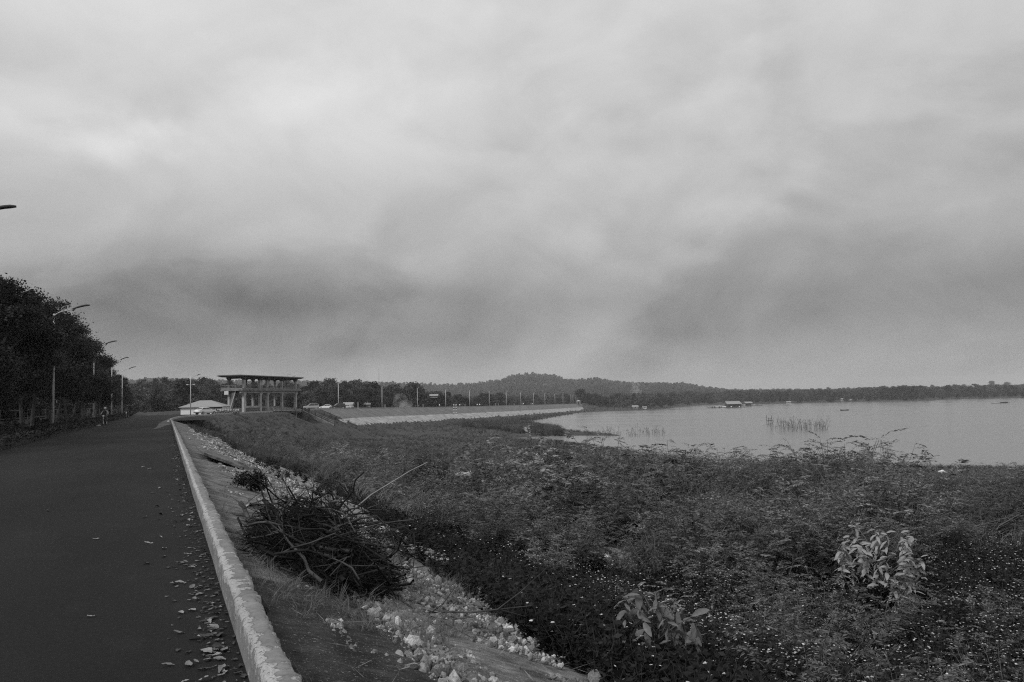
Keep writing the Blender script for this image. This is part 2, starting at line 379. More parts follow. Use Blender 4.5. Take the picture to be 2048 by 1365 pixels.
# water
def make_water():
    m = bpy.data.materials.new('lake_water'); m.use_nodes = True; t = m.node_tree; b = t.nodes['Principled BSDF']
    b.inputs['Base Color'].default_value = (.2, .2, .2, 1); b.inputs['Roughness'].default_value = .16; b.inputs['IOR'].default_value = 1.33
    c = t.nodes.new('ShaderNodeTexCoord'); q = t.nodes.new('ShaderNodeMapping'); q.inputs['Scale'].default_value = (1, 1.6, 1); q.inputs['Rotation'].default_value = (0, 0, .5)
    t.links.new(c.outputs['Object'], q.inputs[0])
    n = t.nodes.new('ShaderNodeTexNoise'); n.inputs['Scale'].default_value = 1.5; n.inputs['Detail'].default_value = 4; t.links.new(q.outputs[0], n.inputs[0])
    n2 = t.nodes.new('ShaderNodeTexNoise'); n2.inputs['Scale'].default_value = .035; n2.inputs['Detail'].default_value = 3; t.links.new(q.outputs[0], n2.inputs[0])
    ml = t.nodes.new('ShaderNodeMath'); ml.operation = 'MULTIPLY'; t.links.new(n.outputs[0], ml.inputs[0]); t.links.new(n2.outputs[0], ml.inputs[1])
    q3 = t.nodes.new('ShaderNodeMapping'); q3.inputs['Scale'].default_value = (.012, .05, 1); q3.inputs['Rotation'].default_value = (0, 0, .25); t.links.new(c.outputs['Object'], q3.inputs[0]); n3_ = t.nodes.new('ShaderNodeTexNoise'); n3_.inputs['Detail'].default_value = 6; n3_.inputs['Scale'].default_value = 1.0; t.links.new(q3.outputs[0], n3_.inputs[0])
    r3 = t.nodes.new('ShaderNodeMapRange'); r3.inputs[1].default_value = .35; r3.inputs[2].default_value = .65; r3.inputs[3].default_value = .13; r3.inputs[4].default_value = .21; t.links.new(n3_.outputs[0], r3.inputs[0]); t.links.new(r3.outputs[0], b.inputs['Roughness'])
    bp = t.nodes.new('ShaderNodeBump'); bp.inputs['Strength'].default_value = .5; bp.inputs['Distance'].default_value = .14
    t.links.new(ml.outputs[0], bp.inputs['Height']); t.links.new(bp.outputs[0], b.inputs['Normal'])
    V = [(-60, 60, WATER), (1400, -300, WATER), (1400, 1000, WATER), (-60, 1000, WATER)]
    o = obj('lake_water', amesh('lake_water', V, [(0, 1, 2, 3)], m)); o['kind'] = 'structure'
make_water()

# ------------------------------------------------------------------ kerb wall along the road edge
def kerb_material():
    m = bpy.data.materials.new('kerb_concrete'); m.use_nodes = True; t = m.node_tree; ns = t.nodes; b = ns['Principled BSDF']
    b.inputs['Roughness'].default_value = .9; b.inputs['Specular IOR Level'].default_value = .2
    at = ns.new('ShaderNodeAttribute'); at.attribute_name = 'band'
    c = ns.new('ShaderNodeTexCoord')
    def nz(s, d, stretch=None):
        n = ns.new('ShaderNodeTexNoise'); n.inputs['Scale'].default_value = s; n.inputs['Detail'].default_value = d; n.inputs['Roughness'].default_value = .65
        if stretch:
            q = ns.new('ShaderNodeMapping'); q.inputs['Rotation'].default_value = (0, 0, -AZ); q2 = ns.new('ShaderNodeMapping'); q2.inputs['Scale'].default_value = stretch
            t.links.new(c.outputs['Object'], q.inputs[0]); t.links.new(q.outputs[0], q2.inputs[0]); t.links.new(q2.outputs[0], n.inputs[0])
        else: t.links.new(c.outputs['Object'], n.inputs[0])
        return n.outputs['Fac']
    def mth(op, a, b_, cl=False):
        n = ns.new('ShaderNodeMath'); n.operation = op; n.use_clamp = cl
        for i, v in enumerate((a, b_)):
            if isinstance(v, (int, float)): n.inputs[i].default_value = v
            else: t.links.new(v, n.inputs[i])
        return n.outputs[0]
    # bare rough cement where the band value is high, grey skim coat elsewhere, broken edge between
    e = mth('ADD', at.outputs['Fac'], mth('MULTIPLY', mth('SUBTRACT', nz(9, 7, (.5, 1.0, 1)), .5), 2.3))
    sm = ns.new('ShaderNodeMapRange'); sm.interpolation_type = 'SMOOTHSTEP'; sm.inputs[1].default_value = .46; sm.inputs[2].default_value = .56; t.links.new(e, sm.inputs[0])
    fine = nz(60, 4); pits = nz(38, 3)
    base = mth('MULTIPLY', mth('ADD', .05, mth('MULTIPLY', nz(2.2, 7), .26)), mth('ADD', .5, mth('MULTIPLY', nz(24, 6), 1.0)))
    light = mth('MULTIPLY', mth('ADD', .20, mth('MULTIPLY', fine, .34)), mth('ADD', .45, mth('MULTIPLY', nz(1.6, 6), 1.1)))
    pt = ns.new('ShaderNodeMapRange'); pt.inputs[1].default_value = .36; pt.inputs[2].default_value = .42; pt.inputs[3].default_value = .3; pt.inputs[4].default_value = 1; t.links.new(pits, pt.inputs[0])
    light = mth('MULTIPLY', light, pt.outputs[0])
    mix = mth('ADD', mth('MULTIPLY', base, mth('SUBTRACT', 1.0, sm.outputs[0])), mth('MULTIPLY', light, sm.outputs[0]))
    cc = ns.new('ShaderNodeCombineColor')
    for i in range(3): t.links.new(mix, cc.inputs[i])
    t.links.new(cc.outputs[0], b.inputs['Base Color'])
    bp = ns.new('ShaderNodeBump'); bp.inputs['Strength'].default_value = .7; bp.inputs['Distance'].default_value = .02
    t.links.new(mth('ADD', mth('MULTIPLY', sm.outputs[0], mth('ADD', fine, pits)), mth('MULTIPLY', fine, .25)), bp.inputs['Height']); t.links.new(bp.outputs[0], b.inputs['Normal'])
    return m
KM = kerb_material()
def sweep_kerb(name, line, scale=1.0, jag=1.0, depth=1.0):
    prof = [(-.205, -.1, .30), (-.205, .10, .34), (-.205, .19, .5), (-.195, .222, .72), (-.16, .234, .75), (-.12, .236, .42), (-.06, .237, .22), (-.015, .232, .40), (.015, .215, .7), (.03, .15, .6), (.03, -depth, .4)]
    line = np.asarray(line); d = unit(np.gradient(line, axis=0)); nrm = np.stack([d[:, 1], -d[:, 0]], -1)
    cum = np.concatenate([[0], np.cumsum(np.linalg.norm(np.diff(line, axis=0), axis=1))])
    rows, band = [], []
    wob = vnoise(cum, cum * 0, .9, 3) * .012
    for j, (p, z, bnd) in enumerate(prof):
        off = np.full(len(line), (-.205 + (p + .205) * .74) * scale) + wob
        zz = crest(line[:, 1]) + z * scale + vnoise(cum, cum * 0, 1.7, 9) * .012
        if 2 <= j <= 4:
            off = off + jag * (vnoise(cum, cum * 0, .11, 20 + j) * .016); zz = zz + jag * vnoise(cum, cum * 0, .13, 30 + j) * .014
        if 7 <= j <= 9:
            q = vnoise(cum, cum * 0, .23, 41) * .03 + vnoise(cum, cum * 0, .07, 42) * .05 + vnoise(cum, cum * 0, .036, 47) * .03 + vnoise(cum, cum * 0, 1.1, 43) * .02 - .045 * (vnoise(cum, cum * 0, .31, 44) > .28)
            off = off + jag * q * (.75 if j > 7 else .4)
        rows.append(np.column_stack([line + nrm * off[:, None], zz])); band.append(np.full(len(line), bnd))
    V = np.stack(rows, 1).reshape(-1, 3); B = np.stack(band, 1).ravel(); n = len(prof)
    i = np.arange(len(line) - 1)[:, None] * n; k = np.arange(n - 1)[None]
    Q = np.stack([i + k, i + k + 1, i + n + k + 1, i + n + k], -1).reshape(-1, 4)
    me = amesh(name, V, Q, KM, True); a = me.attributes.new('band', 'FLOAT', 'POINT'); a.data.foreach_set('value', B.astype(np.float32))
    return obj(name, me)
KA = catmull(ctrl, .05)
cumA = np.concatenate([[0], np.cumsum(np.linalg.norm(np.diff(KA, axis=0), axis=1))])
def sample_K(ds): return np.column_stack([np.interp(ds, cumA, KA[:, 0]), np.interp(ds, cumA, KA[:, 1])])
def dist_at_Y(Y): return float(np.interp(Y, KA[:, 1], cumA))
ds = np.concatenate([np.arange(24, 52, .035), np.arange(52, 75, .12), np.arange(75, dist_at_Y(186), .5)])
tag(sweep_kerb('kerb_wall', sample_K(ds)), 'low chipped concrete kerb wall running along the asphalt road edge', 'kerb')
tag(sweep_kerb('dam_parapet', sample_K(np.arange(dist_at_Y(216), cumA[-1], 1.5)), 1.5, .2, .6), 'low grey parapet along the far dam crest below the lamps', 'wall')

# ------------------------------------------------------------------ concrete facing slabs on the near embankment: uneven slabs, gravel in the joints
emb = empty('embankment', RP(0, .66)); emb['kind'] = 'structure'
def slab_mat(name, lo, hi):
    m = bpy.data.materials.new(name); m.use_nodes = True; t = m.node_tree; ns = t.nodes; b = ns['Principled BSDF']; b.inputs['Roughness'].default_value = .92; b.inputs['Specular IOR Level'].default_value = .15
    c = ns.new('ShaderNodeTexCoord')
    def nz(sc, d, st=(1, 1, 1)):
        q = ns.new('ShaderNodeMapping'); q.inputs['Rotation'].default_value = (0, 0, -AZ); t.links.new(c.outputs['Object'], q.inputs[0]); q2 = ns.new('ShaderNodeMapping'); q2.inputs['Scale'].default_value = st; t.links.new(q.outputs[0], q2.inputs[0])
        n = ns.new('ShaderNodeTexNoise'); n.inputs['Scale'].default_value = sc; n.inputs['Detail'].default_value = d; n.inputs['Roughness'].default_value = .65; t.links.new(q2.outputs[0], n.inputs[0]); return n.outputs['Fac']
    def mr(a, l_, h_, o0, o1):
        n = ns.new('ShaderNodeMapRange'); t.links.new(a, n.inputs[0])
        for i_, v_ in zip((1, 2, 3, 4), (l_, h_, o0, o1)): n.inputs[i_].default_value = v_
        return n.outputs[0]
    def mth(op, a, b_):
        n = ns.new('ShaderNodeMath'); n.operation = op; t.links.new(a, n.inputs[0])
        if isinstance(b_, float): n.inputs[1].default_value = b_
        else: t.links.new(b_, n.inputs[1])
        return n.outputs[0]
    col = mr(nz(2.5, 8), .35, .65, lo, hi)
    col = mth('MULTIPLY', col, mr(nz(16, 6, (.16, 1, 1)), .35, .7, .65, 1.5))      # wash streaks running down the slope
    col = mth('MULTIPLY', col, mr(nz(90, 3), .3, .7, .55, 1.5))
    col = mth('ADD', col, mr(nz(45, 2), .63, .70, 0, .2))                        # grit lying on it
    col = mth('ADD', col, mr(nz(5, 4, (.08, 1, 1)), .66, .72, 0, .09))
    cc = ns.new('ShaderNodeCombineColor')
    for i_ in range(3): t.links.new(col, cc.inputs[i_])
    t.links.new(cc.outputs[0], b.inputs['Base Color'])
    bp = ns.new('ShaderNodeBump'); bp.inputs['Strength'].default_value = .9; bp.inputs['Distance'].default_value = .03; t.links.new(mth('ADD', nz(30, 6), nz(6, 5)), bp.inputs['Height']); t.links.new(bp.outputs[0], b.inputs['Normal'])
    return m
slab_d = slab_mat('slab_dark', .016, .055)
slab_m = slab_mat('slab_grey', .055, .19)
slab_l = mat('slab_pale', .13, .26, .9, 2.0, 8, .5, 30)
def hG(x, y): return float(height(np.array([x]), np.array([y]))[0])
def bank_z(p, s=0.0): return -.02 - .333 * max(p - .66, 0)
def slab(s0, s1, p0, p1, lift, m, tilt=0.0, th=.09, rag=.028):
    n = 9; mb = MB(); top = []
    edge = [(s0 + (s1 - s0) * i / n, p0) for i in range(n)] + [(s1, p0 + (p1 - p0) * i / n) for i in range(n)] + [(s1 - (s1 - s0) * i / n, p1) for i in range(n)] + [(s0, p1 - (p1 - p0) * i / n) for i in range(n)]
    edge = [(s + random.gauss(0, rag), p + random.gauss(0, rag * .6) + .06 * math.sin(s * 3)) for s, p in edge]
    cs, cp = (s0 + s1) / 2, (p0 + p1) / 2
    rings = []
    for k, (sc, dz) in enumerate([(1, -th), (1, -.015), (.97, 0), (.55, .006)]):
        rings.append([RP(cs + (s - cs) * sc, cp + (p - cp) * sc, bank_z(cp + (p - cp) * sc) + lift + dz + tilt * (p - cp) * sc) for s, p in edge])
    m_ = len(edge); vs = [v for r_ in rings for v in r_] + [RP(cs, cp, bank_z(cp) + lift + .006)]
    fs = [(k * m_ + i, k * m_ + (i + 1) % m_, (k + 1) * m_ + (i + 1) % m_, (k + 1) * m_ + i) for k in range(3) for i in range(m_)]
    fs += [(3 * m_ + i, 3 * m_ + (i + 1) % m_, 4 * m_) for i in range(m_)]
    mb.add([np.array(v) - RP(0, .66) for v in vs], fs); o = mb.build('slab', m, emb); return o
s = 2.2
while s < 100:
    ln = random.uniform(2.2, 3.4) if s < 40 else random.uniform(3.5, 6)
    w1 = 1.85 + .25 * math.sin(s * .7) + (0 if s < 14 else .5)
    slab(s, s + ln - .06, .66, w1, .06, slab_d if s < 7 else slab_m, random.uniform(-.02, .02))
    if 3 < s and (s < 12 or random.random() < .6):
        q0 = w1 + random.uniform(.25, .5)
        slab(s + .8, s + .8 + ln - random.uniform(.1, .5), q0, q0 + random.uniform(.8, 1.1) + (0 if s < 14 else .7), .045, slab_m if random.random() < .7 else slab_d, random.uniform(-.04, .03))
    if s > 18: slab(s, s + ln - .2, 4.0 + .02 * s, 4.35 + .02 * s, .12, slab_l, 0, .12)      # pale edging beam lower down
    s += ln
# a lifted slab with its dark hollow by the kerb
slab(27.5, 31.5, 1.05, 2.3, .26, slab_m, -.10, .10)

# ------------------------------------------------------------------ far dam face: upper slabs and pale stone band
dam = empty('dam_face', (K[-1][0], K[-1][1], -4)); dam['kind'] = 'structure'
up_m = [mat('dam_slab_a', .10, .17, .9, .5, 7, .3, 5), mat('dam_slab_b', .093, .16, .9, .4, 7, .3, 5)]
pale = mat('riprap', .19, .42, .95, .5, 10, .8, 3.0)
def local(o, root): o.data.transform(Matrix.Translation(-Vector(root.location))); return o
dY = dist_at_Y(226); end = cumA[-1]; q = dY; i = 0
while q < end - 4:
    st = 6.0 if q - dY < 160 else 12.0
    ln = sample_K(np.linspace(q, min(q + st - .14, end), 5))
    o = strip('slab', ln, .2, 6.4, -.02, -.02 - .45 * 6.2, up_m[i % 2 if random.random() < .7 else 0], 1, None, dam); local(o, dam); q += st; i += 1
q = dY - 6
while q < end + 3:
    ln = sample_K(np.linspace(q, min(q + 12, end), 7))
    if np.linalg.norm(ln[-1] - ln[0]) < 1: break
    o = strip('stone_band', ln, 6.45, 11.2, -2.78, -5.2, pale, 3, None, dam, .12); local(o, dam); q += 12
# ------------------------------------------------------------------ lamps
galv = mat('lamp_steel', .42, .55, .55, 3, 4, spec=.4)
headm = mat('lamp_head', .03, .05, .5, 3, 2)
concp = mat('concrete_post', .28, .40, .9, 1.5, 7, .4, 20)
def make_lamp(label, group, H=9.0, arm=2.6, rise=.55, r=.1, nm='street_lamp', head=1.0):
    t = empty(nm); tag(t, label, 'street lamp', group)
    MB().tube([(0, 0, -.2), (0, 0, H * .5), (0, 0, H)], [r, r * .8, r * .55], 8).build('pole', galv, t, True)
    MB().tube([(0, 0, H - .45), (.03, 0, H - .1), (arm * .35, 0, H + rise * .45), (arm, 0, H + rise)], [.055, .055, .045, .04], 6).build('arm', galv, t, True)
    mb = MB(); pts, rs = [], []
    hl = 1.3 * head
    for k in range(7):
        u = k / 6; pts.append((arm - .1 + hl * u, 0, H + rise + .02 + .36 * math.sin(u * 1.5) * head)); rs.append((.04 + .045 * math.sin(min(u * 3.6, math.pi * .62))) * (1 if k < 6 else .55))
    mb.tube(pts, rs, 8); h = mb.build('lamp_head', headm, t, True); h.scale = (1, 1.3, 1); 
    MB().tube([(arm - .05, 0, H + rise - .14), (arm + .1, 0, H + rise + .08)], [.05, .07], 6).build('bracket', headm, t)
    MB().box(-.2, .2, -.2, .2, -.25, .06, .03).build('base', concp, t)
    return t
lamp0 = make_lamp('tall curved arm street lamp rising behind the hedge under the roadside trees', 'lamps behind the hedge', 9.45, 1.4, .4)
PL, SL = -8.45, []
first = True
for hx in (36, 182, 235, 259, 273):
    # distance along the road from where the lamp head stands over it
    pl = PL + 1.4 + 1.2
    best = min(np.arange(20, 260, .25), key=lambda s_: abs((lambda v_: 1024 + F * v_[0] / -v_[2])(R3.T @ (RP(s_, pl, 10.2) - [0, 0, EYE])) - hx))
    SL.append(best); o = lamp0 if first else copy_tree(lamp0); first = False
    o.location = RP(best, PL, 0); o.rotation_euler = (rad(random.uniform(-.6, .6)), rad(-.4), AZ + rad(2))
# lamps on the dam: distance from apparent height, place from the photograph
dl0 = make_lamp('slim single arm lamp on the far dam crest above the parapet', 'lamps on the dam crest', 8.6, 1.6, .35, .16, head=.75)
dx = [675, 762, 833, 889, 937, 976, 1010, 1039, 1064, 1087, 1107, 1123, 1139, 1143, 1149, 1152]
lampY = []
for i, x_ in enumerate(dx):
    t_ = np.linspace(250, 765, 2000); line = sample_K(np.interp(t_, KA[:, 1], cumA)); d = unit(np.gradient(line, axis=0)); nrm = np.stack([d[:, 1], -d[:, 0]], -1)
    pt = line - nrm * 7.6; pxs = 1024 + F * pt[:, 0] / pt[:, 1]
    j = int(np.argmin(np.abs(pxs - x_ + (0 if x_ < 1140 else 0)) + (0 if x_ < 1140 else 0)))
    o = dl0 if i == 0 else copy_tree(dl0); Y_ = pt[j, 1]; lampY.append(Y_)
    o.location = (pt[j, 0], Y_, crest(Y_)); o.rotation_euler = (0, rad(random.uniform(-1, 1)), math.atan2(nrm[j, 1], nrm[j, 0]) + rad(-20 + random.uniform(-6, 6)))
# tall mast by the pale house with a curved head and two small floodlights
def at_px(x, y, z): v = onz(x, y, z); return v
p381 = ony(381, 828, 150); p381[2] = 0
t = empty('flood_mast', p381); tag(t, 'tall mast with two small floodlights standing before the pale hip roofed house', 'lamp post')
MB().tube([(0, 0, -.1), (0, 0, 4), (0, 0, 7.3)], [.09, .075, .05], 8).build('pole', galv, t, True)
MB().tube([(0, 0, 6.9), (.5, .2, 7.25), (1.0, .4, 7.5)], [.03, .03, .03], 5).build('arm', mat('thin_grey', .3), t)
MB().tube([(1.0, .4, 7.46), (1.3, .5, 7.66), (1.65, .6, 7.72)], [.05, .08, .04], 6).build('lamp_head', headm, t, True)
for sx_ in (-1, 1):
    MB().bar((0, 0, 5.7), (sx_ * .6, 0, 5.75), .04).build('crossbar', galv, t)
    MB().hexa([(sx_ * .62 - .16, -.1, 5.68), (sx_ * .62 + .16, -.1, 5.68), (sx_ * .62 + .16, .1, 5.68), (sx_ * .62 - .16, .1, 5.68), (sx_ * .62 - .2, -.14, 5.86), (sx_ * .62 + .2, -.14, 5.86), (sx_ * .62 + .2, .14, 5.86), (sx_ * .62 - .2, .14, 5.86)]).build('floodlight', mat('flood_glass', .6), t)
# short concrete posts along the back edge of the crest
MPOST = MB().box(-.11, .11, -.11, .11, 0, 2.2, .02).mesh('concrete_post', concp)
for k, x_ in enumerate([716, 770, 837, 846, 930, 955, 991, 997, 1028, 1044, 1062, 1090, 1118]):
    Y_ = 240 + (x_ - 700) * .95 if x_ < 860 else 395 + (x_ - 900) * 1.35
    px_ = ony(x_, 800, Y_); o = obj('marker_post', MPOST); o.location = (px_[0], Y_, crest(Y_) - .2 - .3 * (k % 3)); o.rotation_euler = (0, 0, .3 * k)
    tag(o, 'short pale concrete post on the back edge of the dam crest', 'post', 'posts along the dam crest')

# ------------------------------------------------------------------ gate house over the sluice
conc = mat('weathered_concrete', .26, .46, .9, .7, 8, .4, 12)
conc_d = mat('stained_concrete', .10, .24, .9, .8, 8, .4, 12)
soff = mat('roof_slab', .045, .07, .9, 1.0, 6)
railm = mat('rail_grey', .16, .26, .7, 2, 4)
steel = mat('gate_steel', .10, .2, .6, 1.0, 6, stretch=(1, 1, 4))
gh = empty('sluice_gate_house', (C0[0], C0[1], 0), math.atan2(E2[1], E2[0]) ); tag(gh, 'open two storey concrete gate house on pillars with flat dark roof and railed deck', 'gate house')
# local frame: x = towards the water (E), y = along the crest (U)
ov = .9
mb = MB(); x0, x1, y0, y1 = -6.0, .3, -1.0, 28.6
mb.hexa([(x0 + .8, y0 + .9, 8.25), (x1 - .8, y0 + .9, 8.25), (x1 - .8, y1 - .9, 8.25), (x0 + .8, y1 - .9, 8.25), (x0, y0, 8.52), (x1, y0, 8.52), (x1, y1, 8.52), (x0, y1, 8.52)])
mb.hexa([(x0, y0, 8.52), (x1, y0, 8.52), (x1, y1, 8.52), (x0, y1, 8.52), (x0 + .3, y0 + .3, 8.74), (x1 - .3, y0 + .3, 8.74), (x1 - .3, y1 - .3, 8.74), (x0 + .3, y1 - .3, 8.74)])
mb.build('roof', soff, gh)
for (a, b) in ((y0 + 3, y0 + 3.3), (9, 9.3), (15, 15.3), (21, 21.3), (25.5, 25.8)): MB().box(x0 + .8, x1 - .8, a, b, 7.9, 8.26).build('roof_beam', soff, gh)
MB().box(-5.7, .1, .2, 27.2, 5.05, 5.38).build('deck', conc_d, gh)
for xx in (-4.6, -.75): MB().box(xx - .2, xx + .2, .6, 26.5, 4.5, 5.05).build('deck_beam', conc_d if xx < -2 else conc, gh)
TS = (2.0, 8.8, 12.0, 18.8, 25.6)
def pillar(x, y, wd, z0=-.3, hd=True):
    mb = MB(); h = wd / 2
    mb.box(x - h, x + h, y - h, y + h, z0, 5.03)
    mb.build('pillar', conc, gh)
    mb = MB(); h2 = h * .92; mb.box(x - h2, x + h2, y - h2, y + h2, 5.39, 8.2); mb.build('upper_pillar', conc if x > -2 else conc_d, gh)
    if hd:
        MB().hexa([(x - h - .004, y - h, 3.9), (x + h + .004, y - h, 3.9), (x + h + .004, y + h, 3.9), (x - h - .004, y + h, 3.9), (x - h - .5, y - h - .3, 4.48), (x + h + .1, y - h - .3, 4.48), (x + h + .1, y + h + .3, 4.48), (x - h - .5, y + h + .3, 4.48)]).build('haunch', conc, gh)
        MB().hexa([(x - h2 * .9, y - h2 * .9, 7.5), (x + h2 * .9, y - h2 * .9, 7.5), (x + h2 * .9, y + h2 * .9, 7.5), (x - h2 * .9, y + h2 * .9, 7.5), (x - h2 - .45, y - h2 - .2, 8.22), (x + h2 + .25, y - h2 - .2, 8.22), (x + h2 + .25, y + h2 + .2, 8.22), (x - h2 - .45, y + h2 + .2, 8.22)]).build('capital', soff, gh)
for t_ in TS:
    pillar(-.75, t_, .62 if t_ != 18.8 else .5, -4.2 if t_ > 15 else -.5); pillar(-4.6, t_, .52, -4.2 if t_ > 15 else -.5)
for t_ in (15.4, 22): pillar(-4.6, t_, .4, -3.6)
# railing of the deck: posts and rails
for (a, b) in (((.02, .25), (.02, 27.1)), ((-5.62, .25), (-5.62, 27.1)), ((-5.62, .25), (.02, .25)), ((-5.62, 27.1), (.02, 27.1))):
    a = Vector((*a, 0)); b = Vector((*b, 0)); n = max(2, int((b - a).length / 1.5)); up = Vector((0, 0, 1))
    for k in range(n + 1): q_ = a.lerp(b, k / n); MB().box(q_.x - .035, q_.x + .035, q_.y - .035, q_.y + .035, 5.381, 6.3).build('rail_post', railm, gh)
    for zz in (5.62, 5.95, 6.32): MB().bar(a + up * zz, b + up * zz, .055, .07).build('rail', railm, gh)
    MB().bar(a + up * 5.55 , b + up * 5.55, .03, .28).build('kick_plate', railm, gh)
# hoists on the deck
for t_ in (5.2, 9.9, 15.2, 22):
    h = MB().box(-3.5, -2.1, t_ - .5, t_ + .5, 5.38, 6.5, .08).build('hoist', mat('hoist_dark', .03, .06, .6), gh)
    o = MB().tube([(-2.8, t_ - .8, 6.2), (-2.8, t_ + .8, 6.2)], .28, 10).build('drum', mat('hoist_dark', .03), h)
    MB().tube([(-2.8, t_, -2), (-2.8, t_, 5.05)], .09, 6).build('gate_stem', steel, gh)
# gates and breast walls between the pillars, stair to the deck, notice board
MB().box(-1.0, -.6, 2.32, 8.46, 1.05, 1.5).build('cross_beam', conc, gh)
MB().box(-.9, -.7, 2.32, 8.46, -.3, 1.05).build('gate_panel', steel, gh)
for zz in (0.1, .45, .8): MB().box(-.7, -.62, 2.33, 8.45, zz, zz + .07).build('gate_rib', conc_d, gh)
MB().box(-4.75, -4.4, 9.1, 24, .9, 1.35).build('cross_beam', conc, gh)
for a, b in ((9.15, 11.65), (12.35, 18.5)):
    MB().box(-4.65, -4.5, a, b, -.2, .9).build('gate_panel', steel, gh)
MB().hexa([(-4.2, .7, .0), (-3.2, .7, .0), (-3.2, 1.0, .0), (-4.2, 1.0, .0), (-2.9, .7, 5.0), (-2.0, .7, 5.0), (-2.0, 1.0, 5.2), (-2.9, 1.0, 5.2)]).build('stair', conc_d, gh)
MB().bar((-3.6, .62, .35), (-2.0, .62, 5.0), .12, .22).build('stair_stringer', conc, gh)
MB().box(-4.6, -3.5, .02, .12, 4.2, 5.04).build('notice_board', mat('board_white', .5, .6), gh)
MB().tube([(-2, 24, 8.74), (-2, 24, 9.4)], .03, 5).build('mast', railm, gh); MB().bar((-2, 24, 9.38), (-1.1, 24, 9.42), .05).build('mast_arm', railm, gh)
MB().tube([(-2, 26.2, 8.74), (-1.8, 26.4, 9.0), (-1.2, 26.6, 9.1)], .05, 5).build('mast', soff, gh)
# crest bridge over the channel
MB().box(-8.5, .2, 12.3, 27.3, -.34, -.02).build('bridge_slab', conc_d, gh)
MB().box(.2, .45, 12.3, 27.3, -.5, .12).build('bridge_edge', conc, gh)
for k in range(9): MB().box(.05, .15, 12.8 + k * 1.7, 12.9 + k * 1.7, -.02, .9).build('rail_post', railm, gh)
for zz in (.45, .88): MB().bar((.1, 12.6, zz), (.1, 27, zz), .05).build('bridge_rail', railm, gh)
def wing(name, a, b, zt0, zt1, zb, wd, m, label):
    a = np.array(a); b = np.array(b); d = unit(b - a); n = np.array([-d[1], d[0]]) * wd / 2
    A = C0 + E2 * a[0] + U2 * a[1]; B = C0 + E2 * b[0] + U2 * b[1]
    da = unit(B - A); nn = np.array([-da[1], da[0]]) * wd / 2
    root = empty(name, (A[0], A[1], 0)); tag(root, label, 'wall')
    pts = [(*(A - nn), zb), (*(A + nn), zb), (*(B + nn), zb), (*(B - nn), zb), (*(A - nn), zt0), (*(A + nn), zt0), (*(B + nn), zt1), (*(B - nn), zt1)]
    mb = MB().hexa([np.array(p) - [A[0], A[1], 0] for p in pts]); mb.build('wall', m, root)
    return root, A, B
wr, A, B = wing('wing_wall', (.6, 27.0), (10.4, 25.6), .05, -3.9, -6, .5, conc_d, 'sloping concrete wing wall with dark rail posts right of the sluice channel')
for k in range(6):
    u = k / 5; P_ = np.array([*(A + (B - A) * u), .05 - 3.95 * u]) - [A[0], A[1], 0]
    MB().box(P_[0] - .1, P_[0] + .1, P_[1] - .1, P_[1] + .1, P_[2] - .3, P_[2] + 1.0).build('rail_post', soff, wr)
MB().bar((0, 0, .95), (*(B - A), -3.0), .07).build('rail', railm, wr); MB().bar((0, 0, .55), (*(B - A), -3.4), .06).build('rail', railm, wr)
wl, A, B = wing('wing_wall', (.6, 13.2), (9.5, 12.6), .02, -4.2, -6, .5, conc_d, 'dark concrete wing wall carrying the stair left of the sluice channel')
for oy in (-.2, -1.5):
    off = np.array([*(U2 * oy), 0]); 
    MB().bar(Vector(off) + Vector((0, 0, 1.0)), Vector(off) + Vector((*(B - A), -3.3)), .09).build('handrail', conc, wl)
    MB().bar(Vector(off) + Vector((0, 0, .45)), Vector(off) + Vector((*(B - A), -3.85)), .07).build('handrail', conc_d, wl)
    for k in range(6): u = k / 5; q_ = off + np.array([*((B - A) * u), -4.25 * u]); MB().box(q_[0] - .04, q_[0] + .04, q_[1] - .04, q_[1] + .04, q_[2] - .2, q_[2] + 1.0).build('rail_post', railm, wl)
for k in range(20):
    u = k / 20; q_ = np.array([*((B - A) * u), -4.25 * u]) + np.array([*(U2 * -.85), 0]); c_ = Vector(q_)
    e_ = Vector((*E2, 0)); uu = Vector((*U2, 0))
    MB().hexa([c_ - uu * .6 + Vector((0, 0, -.4)), c_ - uu * .6 + e_ * .5 + Vector((0, 0, -.4)), c_ + uu * .6 + e_ * .5 + Vector((0, 0, -.4)), c_ + uu * .6 + Vector((0, 0, -.4)), c_ - uu * .6, c_ - uu * .6 + e_ * .5, c_ + uu * .6 + e_ * .5, c_ + uu * .6]).build('step', conc_d, wl)
# pale apron in front of the sluice
ap = MB(); Ap = [(544, 848), (592, 846), (600, 856), (560, 857)]
o = obj('apron', amesh('apron', [onz(x_, y_, -3.7) for x_, y_ in [(470, 846), (590, 845), (604, 855), (500, 853)]], [(0, 1, 2, 3)], slab_l)); o['kind'] = 'structure'

# ------------------------------------------------------------------ pale house with hip roof
white = mat('white_wall', .74, .84, .8, .6, 5); rooft = mat('fibre_roof', .22, .30, .85, 3, 6, .3, 10, stretch=(6, 1, 1))
hp = ony(412, 826, 172); hs = empty('pump_house', (hp[0], hp[1], 0), rad(6)); tag(hs, 'pale low house with grey hip roof behind the parked white car', 'house')
Lx, Ly, wh = 4.25, 3.4, 1.55
mb = MB(); mb.box(-Lx, Lx, -Ly, Ly, -.2, wh); mb.build('wall', white, hs)
e = .35; mb = MB(); A8 = [(-Lx - e, -Ly - e, wh - .02), (Lx + e, -Ly - e, wh - .02), (Lx + e, Ly + e, wh - .02), (-Lx - e, Ly + e, wh - .02), (-1.35, 0, wh + 1.35), (1.1, 0, wh + 1.35)]
mb.add(A8, [(3, 2, 1, 0), (0, 1, 5, 4), (2, 3, 4, 5), (1, 2, 5), (3, 0, 4)]); mb.build('roof', rooft, hs)
